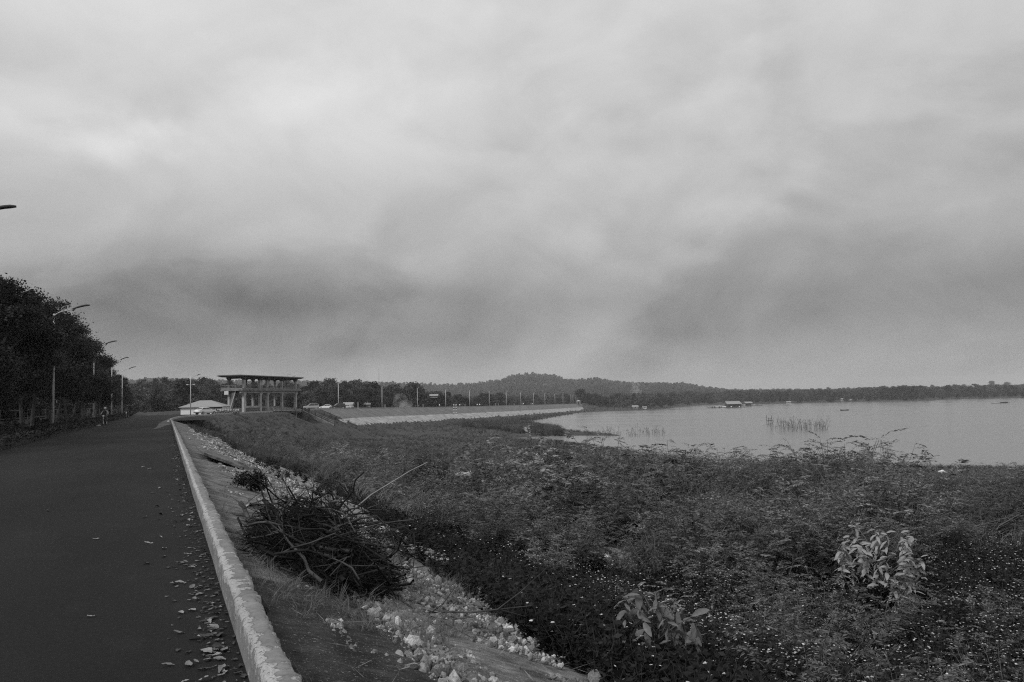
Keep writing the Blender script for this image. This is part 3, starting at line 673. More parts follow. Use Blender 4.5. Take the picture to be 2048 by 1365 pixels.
MB().box(-Lx - e, Lx + e, -Ly - e - .03, -Ly - e, wh - .12, wh - .004).build('fascia', conc, hs)
MB().box(-.6, Lx - .1, -Ly - .06, -Ly - .002, wh - .42, wh - .1).build('eave_shade_band', mat('shade_and_door_dark', .02), hs)  # flat dark strip painting the eave's shade on the right of the wall
for x_ in (.2, 2.2): w_ = MB().box(x_, x_ + 1.0, -Ly - .05, -Ly - .003, .2, 1.0).build('window', mat('dark_glass', .03, None, .2), hs); MB().box(x_ - .05, x_ + 1.05, -Ly - .08, -Ly - .051, .14, .19).build('sill', conc, w_)

# ------------------------------------------------------------------ vehicles and riders (small in the picture)
glass_d = mat('vehicle_glass', .02, None, .08, spec=.6); tyre = mat('tyre', .02, .03, .9); rimm = mat('rim', .35, None, .4)
def make_car(name, label, paint, kind='sedan', cat='car', group=None):
    t = empty(name); tag(t, label, cat, group)
    if kind == 'sedan': prof = [(-2.2, .35, .62, .85), (-2.15, .35, .85, .86), (-1.75, .3, .98, .88), (-1.1, .28, 1.0, .9), (-.2, .28, .98, .9), (.9, .28, .97, .9), (1.7, .3, .82, .88), (2.15, .35, .68, .84), (2.25, .4, .6, .8)]; cab = [(-1.75, .97, .78), (-1.05, 1.42, .62), (.1, 1.46, .62), (1.05, .96, .76)]
    else: prof = [(-2.25, .4, .8, .88), (-2.2, .38, 1.05, .9), (-1.7, .36, 1.1, .92), (0, .36, 1.1, .93), (1.0, .36, 1.08, .93), (1.9, .38, 1.0, .9), (2.3, .42, .85, .86), (2.38, .48, .7, .82)]; cab = [(-2.15, 1.09, .82), (-1.95, 1.7, .68), (.2, 1.76, .68), (1.1, 1.07, .8)]
    vs, n = [], 8
    for x, zb, zt, hw in prof:
        m = (zb + zt) / 2
        vs += [(x, -hw * .9, zb), (x, hw * .9, zb), (x, hw, zb + .12), (x, hw, m), (x, hw * .93, zt), (x, -hw * .93, zt), (x, -hw, m), (x, -hw, zb + .12)]
    fs = [tuple(range(7, -1, -1)), tuple((len(prof) - 1) * 8 + k for k in range(8))]
    for i in range(len(prof) - 1):
        for k in range(8): fs.append((i * 8 + k, i * 8 + (k + 1) % 8, i * 8 + 8 + (k + 1) % 8, i * 8 + 8 + k))
    b = MB().add(vs, fs).build('body', paint, t)
    vs = []
    for x, z, hw in cab: vs += [(x, -hw, z), (x, hw, z)]
    vs2 = [(x, y, prof[3][2] - .02) for x, y in ((cab[0][0], -.8), (cab[0][0], .8), (cab[3][0], .8), (cab[3][0], -.8))]
    MB().add(vs, [(0, 2, 4, 6), (7, 5, 3, 1), (1, 3, 2, 0), (3, 5, 4, 2), (5, 7, 6, 4)]).build('cabin', paint, t)
    x0, x1, x2, x3 = [c[0] for c in cab]; z0, z1, z2, z3 = [c[1] for c in cab]
    def lerp(a, b, u): return a + (b - a) * u
    for s in (-1, 1):
        y_ = lambda z: s * (lerp(cab[0][2], cab[1][2], (z - z0) / (z1 - z0)) + .012)
        a, bz = z0 + .06, z1 - .08
        for xa, xb, xc, xd in ((x0 + .25, lerp(x0, x1, .85) + .05, (x1 + x2) / 2 - .03, (x1 + x2) / 2 - .03), ((x1 + x2) / 2 + .03, (x1 + x2) / 2 + .03, x2 + .02, lerp(x3, x2, .1) - .12)):
            MB().add([(xa, y_(a), a), (xd, y_(a), a), (xc, y_(bz), bz), (xb, y_(bz), bz)], [(0, 1, 2, 3), (3, 2, 1, 0)][:1]).build('side_window', glass_d, t)
    MB().add([(lerp(x3, x2, .08) + .015, -.68, lerp(z3, z2, .08) + .01), (lerp(x3, x2, .08) + .015, .68, lerp(z3, z2, .08) + .01), (lerp(x3, x2, .9) + .015, .58, lerp(z3, z2, .9) + .01), (lerp(x3, x2, .9) + .015, -.58, lerp(z3, z2, .9) + .01)], [(0, 1, 2, 3)]).build('windscreen', glass_d, t)
    MB().add([(lerp(x0, x1, .12) - .015, -.68, lerp(z0, z1, .12) + .01), (lerp(x0, x1, .12) - .015, .68, lerp(z0, z1, .12) + .01), (lerp(x0, x1, .9) - .015, .58, lerp(z0, z1, .9) + .01), (lerp(x0, x1, .9) - .015, -.58, lerp(z0, z1, .9) + .01)], [(3, 2, 1, 0)]).build('rear_window', glass_d, t)
    r = .32 if kind == 'sedan' else .37
    for x in (-1.35, 1.4):
        for s in (-1, 1):
            w_ = MB().disc((x, s * .8, r), (0, 1, 0), r, .22, 16).build('wheel', tyre, t); MB().disc((x, s * .915, r), (0, 1, 0), r * .6, .02, 12).build('rim', rimm, w_)
    zl = prof[-3][2] - .08
    for s in (-1, 1):
        MB().box(prof[-2][0] - .12, prof[-2][0] + .09, s * .62 - .16, s * .62 + .16, zl - .14, zl, .02).build('headlight', mat('lamp_glass', .6, None, .2), t)
        MB().box(prof[0][0] - .02, prof[0][0] + .1, s * .68 - .12, s * .68 + .12, .68, .82, .02).build('tail_light', mat('tail_glass', .1, None, .2), t)
    MB().box(prof[0][0] - .03, prof[0][0] + .05, -.8, .8, .36, .52, .02).build('bumper', mat('bumper', .04), t)
    return t
def place(t, x, Y, rz, z=None, side=0):
    p = ony(x, 820, Y); t.location = (p[0], Y, crest(Y) if z is None else z); t.rotation_euler = (0, 0, rz); return t
cw = mat('car_white', .72, None, .3, spec=.5); ck = mat('car_black', .02, None, .25, spec=.5); cs_ = mat('car_silver', .35, None, .3, spec=.5)
c1 = make_car('parked_car', 'white sedan parked beside the pale house at the road bend', cw); place(c1, 411, 158, rad(62))
c2 = make_car('parked_car', 'dark hatch with pale bonnet parked just past the gate house', cs_, 'suv'); place(c2, 622, 236, rad(205))
c3 = make_car('parked_car', 'low white car parked between two darker cars on the crest', cw); place(c3, 652, 250, rad(185))
c4 = make_car('parked_car', 'black suv parked under the lamp on the dam crest', ck, 'suv'); place(c4, 676, 250, rad(210))
c5 = make_car('parked_car', 'pale car half hidden behind the black suv', cs_); place(c5, 694, 262, rad(160))

bikem = mat('bike_body', .03, .05, .35, spec=.5)
def make_motorbike(paint, name='motorbike', label='', group=None):
    t = empty(name); tag(t, label, 'motorbike', group)
    for x in (-.62, .62):
        w_ = MB().disc((x, 0, .29), (0, 1, 0), .29, .09, 16).build('wheel', tyre, t); MB().disc((x, 0, .29), (0, 1, 0), .19, .1, 12).build('rim', rimm, w_)
    MB().hexa([(-.45, -.1, .35), (.15, -.1, .3), (.15, .1, .3), (-.45, .1, .35), (-.75, -.11, .72), (.05, -.12, .66), (.05, .12, .66), (-.75, .11, .72)]).build('body', paint, t)
    MB().hexa([(.15, -.16, .32), (.45, -.1, .5), (.45, .1, .5), (.15, .16, .32), (.25, -.17, .85), (.52, -.1, .95), (.52, .1, .95), (.25, .17, .85)]).build('leg_shield', paint, t)
    MB().box(-.72, .02, -.12, .12, .72, .8, .03).build('seat', mat('bike_seat', .02), t)
    MB().tube([(.62, 0, .29), (.5, 0, .7), (.42, 0, .98)], .035, 6).build('fork', rimm, t)
    MB().tube([(.3, -.33, 1.02), (.42, -.12, .98), (.42, .12, .98), (.3, .33, 1.02)], .02, 6).build('handlebar', bikem, t)
    MB().box(.45, .55, -.09, .09, .82, .96, .02).build('headlight', mat('lamp_glass', .6), t)
    for s in (-1, 1): MB().tube([(.32, s * .3, 1.0), (.36, s * .36, 1.2)], .012, 5).build('mirror', bikem, t)
    return t
def make_rider(shirt, trousers, hat, label, group=None, name='person'):
    """seated rider as one skinned figure: hips on the saddle, hands on the bar, feet on the pegs"""
    J = {'hip': (-.25, 0, .86, .15), 'belly': (-.24, 0, 1.05, .15), 'chest': (-.2, 0, 1.27, .165), 'neck': (-.15, 0, 1.43, .06), 'head': (-.11, 0, 1.56, .10), 'crown': (-.1, 0, 1.66, .085)}
    E_ = [('hip', 'belly'), ('belly', 'chest'), ('chest', 'neck'), ('neck', 'head'), ('head', 'crown')]
    for s, a in ((-1, 'l'), (1, 'r')):
        J.update({'sh' + a: (-.18, s * .19, 1.36, .07), 'el' + a: (-.03, s * .3, 1.15, .05), 'wr' + a: (.22, s * .29, 1.06, .038), 'ha' + a: (.32, s * .29, 1.04, .042),
                  'th' + a: (-.2, s * .11, .83, .095), 'kn' + a: (.2, s * .17, .76, .07), 'an' + a: (.1, s * .17, .38, .045), 'fo' + a: (.27, s * .17, .33, .045)})
        E_ += [('chest', 'sh' + a), ('sh' + a, 'el' + a), ('el' + a, 'wr' + a), ('wr' + a, 'ha' + a), ('hip', 'th' + a), ('th' + a, 'kn' + a), ('kn' + a, 'an' + a), ('an' + a, 'fo' + a)]
    ks = list(J); me = bpy.data.meshes.new('rider_skin'); me.from_pydata([J[k][:3] for k in ks], [(ks.index(a), ks.index(b)) for a, b in E_], [])
    o = bpy.data.objects.new('rider_skin', me); COL.objects.link(o)
    o.modifiers.new('s', 'SKIN'); sv_ = me.skin_vertices[0].data
    for i, k in enumerate(ks): sv_[i].radius = (J[k][3], J[k][3]); sv_[i].use_root = (k == 'hip')
    o.modifiers.new('d', 'SUBSURF').levels = 1
    dg = bpy.context.evaluated_depsgraph_get(); me2 = bpy.data.meshes.new_from_object(o.evaluated_get(dg)); bpy.data.objects.remove(o)
    for m in (trousers, shirt, mat('skin', .22, .28, .7)): me2.materials.append(m)
    for p in me2.polygons:
        c = p.center; i = 1 if c.z > .93 else 0
        if c.z > 1.45 or (c.x > .18 and c.z > .95 and abs(c.y) > .22): i = 2
        p.material_index = i; p.use_smooth = True
    t = obj(name, me2); tag(t, label, 'person', group)
    mb = MB(); rs = [(1.56, .118), (1.62, .128), (1.69, .115), (1.74, .07), (1.755, .01)]
    for z, r in rs: pass
    mb.tube([(-.105, 0, z) for z, r in rs], [r for z, r in rs], 10); mb.build('helmet', hat, t, True)
    MB().add([(-.0, -.1, 1.6), (.12, -.07, 1.585), (.12, .07, 1.585), (0, .1, 1.6)], [(0, 1, 2, 3)]).build('visor', hat, t)
    return t
sh_w, sh_k, sh_g = mat('shirt_white', .7, .8, .9, 8), mat('shirt_dark', .03, .05, .9, 8), mat('shirt_grey', .25, .35, .9, 8)
hatl = mat('hat_pale', .45, .5); hatk = mat('hat_dark', .03)
# two riders coming up the road beside the hedge
mbk = make_motorbike(mat('bike_dark', .025, None, .4), label='dark motorbike ridden up the road beside the hedge by the nearer rider'); pr = onz(209, 851, 0); mbk.location = pr; mbk.rotation_euler = (0, 0, rad(-76))
r1 = make_rider(sh_g, sh_k, hatl, 'rider in pale sleeves and pale cap beside the hedge'); r1.location = pr; r1.rotation_euler = (0, 0, rad(-76))
v_ = MB().hexa([(-.03, -.12, .98), (-.03, .12, .98), (-.36, .12, .98), (-.36, -.12, .98), (-.0, -.13, 1.42), (-.0, .13, 1.42), (-.38, .13, 1.42), (-.38, -.13, 1.42)]).build('vest', mat('vest_dark', .03), r1)
pr2 = onz(254, 836, 0); b2 = copy_tree(mbk); b2.location = pr2; b2['label'] = 'dark motorbike farther along the hedge under the trees'
r2 = make_rider(sh_k, sh_k, hatk, 'rider all in dark clothes farther along the hedge'); r2.location = pr2; r2.rotation_euler = (0, 0, rad(-76))
# riders crossing the dam
protos = [make_rider(sh_w, sh_k, hatk, '', None), make_rider(sh_k, sh_k, hatk, '', None)]
bp0 = make_motorbike(bikem, label='motorbike being ridden along the far dam crest', group='motorbikes crossing the dam')
used = [False, False, False]
for k, (x_, di, wht) in enumerate([(765, 0, 1), (829, 1, 1), (835, 1, 1), (877, 0, 0), (909, 1, 1), (917, 0, 0), (952, 1, 0), (957, 0, 0), (1027, 1, 1), (1044, 0, 0), (1062, 1, 0), (1066, 0, 1), (1115, 1, 1)]):
    t_ = np.linspace(250, 760, 1500); line = sample_K(np.interp(t_, KA[:, 1], cumA)); d = unit(np.gradient(line, axis=0)); nrm = np.stack([d[:, 1], -d[:, 0]], -1)
    pt = line - nrm * (2.0 + 2.5 * di); j = int(np.argmin(np.abs(1024 + F * pt[:, 0] / pt[:, 1] - x_))); Y_ = pt[j, 1]
    a = math.atan2(d[j, 1], d[j, 0]) + (math.pi if di else 0)
    b = bp0 if not used[2] else copy_tree(bp0); used[2] = True
    b.location = (pt[j, 0], Y_, crest(Y_)); b.rotation_euler = (0, 0, a)
    r_ = protos[wht] if not used[wht] else copy_tree(protos[wht]); used[wht] = True
    r_.location = b.location; r_.rotation_euler = b.rotation_euler
    tag(r_, ('rider in dark clothes' if wht else 'rider in a white shirt') + ' on a motorbike crossing the dam', 'person', 'riders crossing the dam')
# motorbikes parked in a row at the bend
pb0 = make_motorbike(cs_, label='motorbike parked in the crowded row before the gate house', group='motorbikes parked at the bend'); pbs = [pb0]
for k in range(11):
    b = pb0 if k == 0 else copy_tree(pb0); x_ = 423 + k * 5.2
    p_ = ony(x_, 825, 160 + 1.2 * (k % 3)); b.location = (p_[0], p_[1], 0); b.rotation_euler = (0, 0, rad(70 + random.uniform(-25, 25)))

# ------------------------------------------------------------------ guard hut, gauges, frames on the dam
gp = ony(1157, 805, 690); gp[2] = crest(690); t = empty('guard_hut', gp); tag(t, 'tiny pale guard hut with pyramid roof at the far end of the dam', 'hut')
MB().box(-1.6, 1.6, -1.6, 1.6, -.5, 2.3, .05).build('wall', conc_d, t); MB().add([(-2.2, -2.2, 2.3), (2.2, -2.2, 2.3), (2.2, 2.2, 2.3), (-2.2, 2.2, 2.3), (0, 0, 3.4)], [(3, 2, 1, 0), (0, 1, 4), (1, 2, 4), (2, 3, 4), (3, 0, 4)]).build('roof', conc, t)
MB().box(-.5, .5, -1.64, -1.601, .1, 2.0).build('door', mat('shade_and_door_dark', .02), t)
for k, x_ in enumerate((908, 912.5)):
    g = ony(x_, 830, 352 + k * 3); dgh = hG(g[0], g[1])
    t = empty('depth_gauge', (g[0], g[1], dgh)); tag(t, 'black and white banded depth gauge post on the dam face', 'gauge', 'depth gauges on the dam face')
    for j in range(9): MB().box(-.22, .22, -.1, .1, j * .55, j * .55 + .54).build('band', mat('board_white', .5) if j % 2 else mat('hat_dark', .03), t)

# ------------------------------------------------------------------ on the lake
wood = mat('grey_wood', .08, .16, .9, 2, 6, stretch=(1, 6, 1)); dark_wood = mat('dark_wood', .03, .06, .9, 2, 6)
fp = onz(1466, 815.5, WATER); t = empty('floating_house', (fp[0], fp[1], WATER), rad(12)); tag(t, 'floating raft house with pale sloping roof moored near the far shore', 'raft house')
sc_ = fp[1] / F
MB().box(-22, 16, -3, 4, -.1, .45).build('raft', dark_wood, t)
MB().box(-6, 6, -2.4, 3.4, .45, 3.1).build('cabin', dark_wood, t)
MB().hexa([(-7, -3.6, 2.9), (6.6, -3.6, 2.9), (8.0, 3.6, 5.2), (-5.4, 3.6, 5.2), (-7, -3.6, 3.05), (6.6, -3.6, 3.05), (8.0, 3.6, 5.35), (-5.4, 3.6, 5.35)]).build('roof', mat('tin_roof', .2, .3, .6, 3), t)
for x_ in (-6, -2, 2, 6): MB().bar((x_, -3, .4), (x_, -3, 2.95), .18).build('post', wood, t)
for k in range(7): a = -20 + k * 2.2 ; MB().tube([(a, -2, .45), (a, -2, 1.3)], .35, 10).build('barrel', sh_w if k % 3 == 2 else mat('bike_seat', .02), t)
MB().box(-11, -7.5, -2.6, -.5, .46, 1.3).build('crate', sh_w, t)
MB().tube([(-3, -2.8, .45), (-3, -2.8, 1.2)], .5, 10).build('barrel', sh_w, t); MB().tube([(4.5, -2.8, .45), (4.5, -2.8, 1.2)], .5, 10).build('barrel', sh_w, t)
fp2 = onz(1497, 812, WATER); t = empty('floating_hut', (fp2[0], fp2[1], WATER), rad(10)); tag(t, 'small floating hut on a long raft behind the bigger raft house', 'raft house')
MB().box(-14, 14, -2, 2, -.1, .4).build('raft', dark_wood, t); MB().box(-2, 2, -1.6, 1.6, .4, 2.4).build('cabin', dark_wood, t)
MB().hexa([(-4, -2.4, 2.4), (3.6, -2.4, 2.4), (4.4, 2.4, 3.8), (-3.2, 2.4, 3.8), (-4, -2.4, 2.52), (3.6, -2.4, 2.52), (4.4, 2.4, 3.92), (-3.2, 2.4, 3.92)]).build('roof', mat('tin_roof', .45), t)
for a in (-11, -8, -5, 5, 8): MB().tube([(a, -1.4, .4), (a, -1.4, 1.1)], .4, 10).build('barrel', sh_w if a % 2 else dark_wood, t)
def boat(px_, py_, ln, label, rz, occupant=False):
    p = onz(px_, py_, WATER); t = empty('boat', (p[0], p[1], WATER), rz); tag(t, label, 'boat')
    vs, fs = [], []
    n = 9
    for k in range(n):
        u = k / (n - 1); x = (u - .5) * ln; b = .55 * math.sin(math.pi * min(max(u, .04), .96)) ** .6; sh = .12 + .35 * (2 * u - 1) ** 2
        vs += [(x, -b, sh + .28), (x, -b * .6, -.05), (x, b * .6, -.05), (x, b, sh + .28), (x, b * .85, sh + .2), (x, 0, .1), (x, -b * .85, sh + .2)]
    for k in range(n - 1):
        for j in range(7): fs.append((k * 7 + j, k * 7 + (j + 1) % 7, k * 7 + 7 + (j + 1) % 7, k * 7 + 7 + j))
    MB().add(vs, fs).build('hull', dark_wood, t)
    for x in (-.2, .2): MB().box(x * ln - .12, x * ln + .12, -.42, .42, .3, .36).build('thwart', wood, t)
    if occupant: MB().tube([(.25 * ln, 0, .3), (.28 * ln, .5, 1.2)], .03, 5).build('pole', wood, t)
    return t
boat(1689, 821.5, 5.2, 'dark narrow rowing boat alone on open water', rad(8), True)
p = onz(2000, 807, WATER); t = empty('bamboo_raft', (p[0], p[1], WATER), rad(14)); tag(t, 'long low dark raft lying out on the open lake', 'raft')
for k in range(6): MB().tube([(-7, k * .35 - 1, .1), (8, k * .35 - 1, .15)], .16, 6).build('log', dark_wood, t)
MB().box(1, 6.5, -.8, .8, .28, .9, .1).build('net_heap', dark_wood, t)
# stilt stand and fishing frame
p = onz(1539, 850, WATER); t = empty('stilt_stand', (p[0], p[1], WATER), rad(20)); tag(t, 'small wooden stilt stand in the water beside the reeds', 'stand')
for x, y, h in ((-.7, -.5, 2.5), (.7, -.5, 3.2), (-.7, .5, 3.4), (.75, .5, 2.4)): MB().tube([(x, y, -1), (x * .95, y, h)], [.1, .08], 5).build('leg', dark_wood, t)
MB().box(-.95, .95, -.7, .7, 1.35, 1.5).build('platform', dark_wood, t); MB().bar((-1.6, -.5, .25), (.9, -.5, .3), .1).build('brace', dark_wood, t)
for zz in (2.2,): MB().bar((-.75, -.5, zz), (.75, -.5, zz), .06).build('rail', dark_wood, t)
p = onz(1362, 819, WATER); t = empty('fishing_frame', (p[0], p[1], WATER)); tag(t, 'spidery pole fishing frame standing in shallow water', 'frame')
for a in range(4): MB().tube([(2.6 * math.cos(a * 1.57 + .4), 2.6 * math.sin(a * 1.57 + .4), -.5), (0, 0, 5.5)], .07, 5).build('pole', wood, t)
MB().tube([(-4, 0, 1.6), (4, 0, 1.9)], .06, 5).build('cross_pole', wood, t)

# ------------------------------------------------------------------ far buildings among the trees
def shed(px_, py_, Y, w_, d_, h_, label, roofm=rooft, wallm=white, rz=0.0, flat=False, tall=0, lift=True):
    p = ony(px_, py_, Y); p[2] = max(p[2], hG(p[0], p[1])) if lift else hG(p[0], p[1]); t = empty('building', p, rz); tag(t, label, 'building')
    MB().box(-w_ / 2, w_ / 2, -d_ / 2, d_ / 2, -.8 if lift else -.3, h_).build('wall', wallm, t)
    if flat: MB().box(-w_ / 2 - .3, w_ / 2 + .3, -d_ / 2 - .3, d_ / 2 + .3, h_, h_ + .3).build('roof', conc, t)
    else: MB().add([(-w_ / 2 - .5, -d_ / 2 - .6, h_), (w_ / 2 + .5, -d_ / 2 - .6, h_), (w_ / 2 + .5, d_ / 2 + .6, h_), (-w_ / 2 - .5, d_ / 2 + .6, h_), (-w_ / 2 - .5, 0, h_ + d_ * .3), (w_ / 2 + .5, 0, h_ + d_ * .3)], [(3, 2, 1, 0), (0, 1, 5, 4), (2, 3, 4, 5), (1, 2, 5), (3, 0, 4)]).build('roof', roofm, t)
    n = max(1, int(w_ / 2.6))
    for k in range(n):
        x = -w_ / 2 + (k + .5) * w_ / n; ww = MB().box(x - .5, x + .5, -d_ / 2 - .05, -d_ / 2 - .002, h_ * .3, h_ * .72).build('window', mat('dark_glass', .03, None, .2), t)
    if tall: MB().box(-w_ / 2, -w_ / 2 + w_ * .28, -d_ / 2 + .1, d_ / 2, h_ + .3, h_ + tall).build('tower', white, t)
    return t
shed(672, 804, 330, 5.5, 4, 1.4, 'flat pale building with a taller corner tower among trees behind the parked cars', flat=True, wallm=mat('grey_wall', .3, .4), tall=1.9)
shed(731, 811, 340, 4, 3, .3, 'low building with a bright tin roof among trees behind the dam lamps', mat('tin_bright', .22, .34, .7, 2), mat('grey_wall', .3))
shed(868, 793, 420, 3.6, 3, .2, 'bright roof showing high in the dark trees above the dam', mat('tin_bright', .6), mat('grey_wall', .3))
shed(697, 813, 300, 3, 3, .6, 'low bright shed behind the black suv', mat('tin_bright', .6), mat('grey_wall', .3))
shed(1270, 810, 690, 4.5, 4, 1.3, 'small pale cottage on the far bank beside dark trees', mat('tin_bright', .6), mat('grey_wall', .3), lift=False)
shed(1289, 810.5, 684, 3, 2.5, 1.1, 'tiny white hut on the far bank grass', mat('tin_bright', .6), white, lift=False)
shed(1687, 795, 880, 5, 4, 2, 'white cottage on the far lake shore among trees', mat('tin_bright', .6), mat('grey_wall', .3), lift=False)
shed(1706, 795.5, 884, 7, 3, 1.0, 'long low pale shed beside the white shore cottage', mat('tin_bright', .6), mat('grey_wall', .3), lift=False)
shed(1577, 805, 868, 4, 3, 1.2, 'small pale shelter at the far water edge', mat('tin_bright', .6), mat('grey_wall', .3), lift=False)
shed(1938, 778, 1250, 12, 8, 3, 'bright roofed building high among the hazy far trees', mat('tin_bright', .6), white)
shed(1887, 790, 1000, 8, 5, 1.6, 'low pale farm building in the hazy far fields', mat('tin_bright', .6), mat('grey_wall', .3))
# slender lattice mast on the skyline
p = ony(758, 765, 900); t = empty('lattice_mast', (p[0], p[1], p[2] - 12)); tag(t, 'thin lattice radio mast rising above the wooded skyline', 'mast')
for a in range(3): MB().tube([(1.2 * math.cos(a * 2.09), 1.2 * math.sin(a * 2.09), 0), (.12 * math.cos(a * 2.09), .12 * math.sin(a * 2.09), 28)], .09, 4).build('leg', galv, t)
for k in range(12):
    z_ = k * 2.3; r0 = 1.2 - 1.08 * z_ / 28; r1_ = 1.2 - 1.08 * (z_ + 2.3) / 28
    for a in range(3): MB().bar((r0 * math.cos(a * 2.09), r0 * math.sin(a * 2.09), z_), (r1_ * math.cos(a * 2.09 + 2.09), r1_ * math.sin(a * 2.09 + 2.09), z_ + 2.3), .05).build('brace', galv, t)

# ------------------------------------------------------------------ plants
leaf_dark = mat('leaf_dark', .008, .04, .7, .35, 3, island=.5, trans=.15, spec=.25)
leaf_mid = mat('leaf_mid', .05, .10, .75, .3, 3, island=.5, trans=.22, spec=.25)
leaf_far = mat('leaf_far', .03, .085, .9, .3, 3, island=.4, trans=.1, spec=.1, orand=.5, patch=.02)
leaf_shr = mat('leaf_feather', .06, .18, .8, .6, 3, island=.75, trans=.2, spec=.2, orand=.4, pamp=.45)
leaf_weed = mat('leaf_weed', .011, .042, .85, .8, 3, island=.55, trans=.2, spec=.12)
stem_m = mat('stem', .07, .13, .9, 3, 4); bark = mat('bark', .05, .10, .95, 2, 6, .5, 14, stretch=(1, 1, .3)); bark_l = mat('limewashed_trunk', .03, .085, .95, 2, 6, .4, 14)
petal = mat('petal_white', .42, .55, .8, 5); dry = mat('dry_grass', .14, .24, .9, 2, 4, island=.4, trans=.2)
def tree_meshes(seed, H, Wd, nclump, per, lsize, crown0=.3, clr=.16, trunk_r=.17, lean=.06):
    """trunk with limbs, crown of leaf clumps spread through an uneven volume"""
    rg = np.random.default_rng(seed); rnd = random.Random(seed)
    parts = []; top = np.array([rg.normal() * lean * H, rg.normal() * lean * H, H * .8])
    pts = np.array([np.array([0, 0, -.3]) * (1 - u) + top * u + np.array([math.sin(u * 5 + seed) * .03 * H * u, math.cos(u * 4 + seed) * .03 * H * u, 0]) for u in np.linspace(0, 1, 7)])
    parts.append(tube_arr(pts, trunk_r * np.linspace(1.15, .2, 7), 7))
    # uneven crown volume: a few lobes
    nl = 7; la = rg.uniform(0, 6.28, nl); lz = rg.uniform(crown0 + .1, .92, nl); lr = rg.uniform(.15, .36, nl) * Wd * np.sqrt(np.clip(1.15 - (lz - .45) ** 2 * 2.2, .15, 1))
    lobes = np.column_stack([np.cos(la) * lr, np.sin(la) * lr, lz * H]); lrad = rg.uniform(.22, .34, nl) * Wd
    lobes = np.vstack([lobes, [top[0], top[1], H * .9]]); lrad = np.append(lrad, Wd * .2)
    C = []
    for _ in range(nclump):
        i = rg.integers(len(lobes)); d = unit(rg.normal(size=3)); r = lrad[i] * rg.uniform(.45, 1.0)
        c = lobes[i] + d * r * np.array([1, 1, .8]); c[2] = np.clip(c[2], crown0 * H, H); C.append(c)
    C = np.array(C)
    for c in C[:: max(1, nclump // 16)]:
        h0 = np.clip(c[2] / H * .75, .2, .85); j = np.array([np.interp(h0 * .8 * H, pts[:, 2], pts[:, k]) for k in range(3)])
        m = (j + c) / 2 + rg.normal(size=3) * .04 * H; parts.append(tube_arr(np.array([j, m, c]), trunk_r * np.array([.42, .25, .08]), 5))
    tv, tq = join_arrays(parts)
    P = (C[:, None] + rg.normal(size=(len(C), per, 3)) * Wd * clr * .42 * np.array([1, 1, .62])).reshape(-1, 3)
    D = rg.normal(size=P.shape) + np.array([0, 0, -.25]); up = rg.normal(size=P.shape) * .8 + np.array([0, 0, 1])
    global RNG
    lv, lq = leaves(P, D, lsize * rg.uniform(.7, 1.3, len(P)), lsize * .6 * rg.uniform(.7, 1.2, len(P)), np.cross(unit(D), unit(up)))
    return (tv, tq), (lv, lq)
def tree_obj(name, label, cat, seed, H, Wd, nclump, per, ls, m_leaf, m_bark, group=None, **k):
    (tv, tq), (lv, lq) = tree_meshes(seed, H, Wd, nclump, per, ls, **k)
    t = empty(name); tag(t, label, cat, group)
    obj('trunk', amesh('trunk', tv, tq, m_bark, True), t); obj('crown', amesh('crown', lv, lq, m_leaf), t)
    return t
# roadside trees over the hedge
RT = [tree_obj('roadside_tree', 'dense dark leafy tree in the row behind the roadside hedge', 'tree', sd_, h_, w_, 115, 250, .21, leaf_dark, bark_l, 'trees behind the hedge', crown0=.27, clr=.115, trunk_r=.16) for sd_, h_, w_ in ((3, 11.2, 8.4), (8, 10.2, 8.0), (15, 12.0, 8.6), (21, 9.6, 7.4))]
usedt = [0] * 4; k = 0
for s_, p_, sc_, vi in [(33, -13.2, .86, 1), (40, -11.8, .84, 3), (46.5, -11.2, .84, 0), (53, -11.4, .84, 1), (60, -10.9, .84, 2), (67, -11.2, .90, 0), (74, -10.5, .92, 3), (81.5, -10.9, .95, 2), (89, -10.5, .96, 0), (97, -10.8, .95, 1), (105, -10.5, .93, 2), (114, -11.0, .92, 0), (123, -10.7, .90, 3), (132, -11.0, .88, 1), (142, -10.8, .86, 0), (153, -11.0, .84, 2), (164, -11.2, .78, 3), (177, -11.2, .78, 1), (191, -11.4, .78, 0), (207, -11.4, .78, 2), (225, -11.5, .80, 1), (246, -12, .80, 3), (47, -18.5, .9, 2), (64, -19, .95, 0), (82, -19, .95, 1), (100, -19, .9, 3), (120, -19, .88, 2), (145, -19, .85, 0), (38, -19, .9, 0)]:
    o = RT[vi] if not usedt[vi] else copy_tree(RT[vi]); usedt[vi] = 1
    o.location = RP(s_, p_, -.1); o.rotation_euler = (0, 0, k * 2.399); o.scale = (sc_, sc_, sc_); k += 1
# tall wispy tree behind, at the edge of the picture
t = tree_obj('feathery_tree', 'taller wispy tree standing behind the dense roadside row', 'tree', 33, 15.5, 6.5, 90, 60, .26, leaf_dark, bark, crown0=.5, clr=.2)
t.location = RP(47, -15.5, -.1); t.scale = (.9, .9, .88)

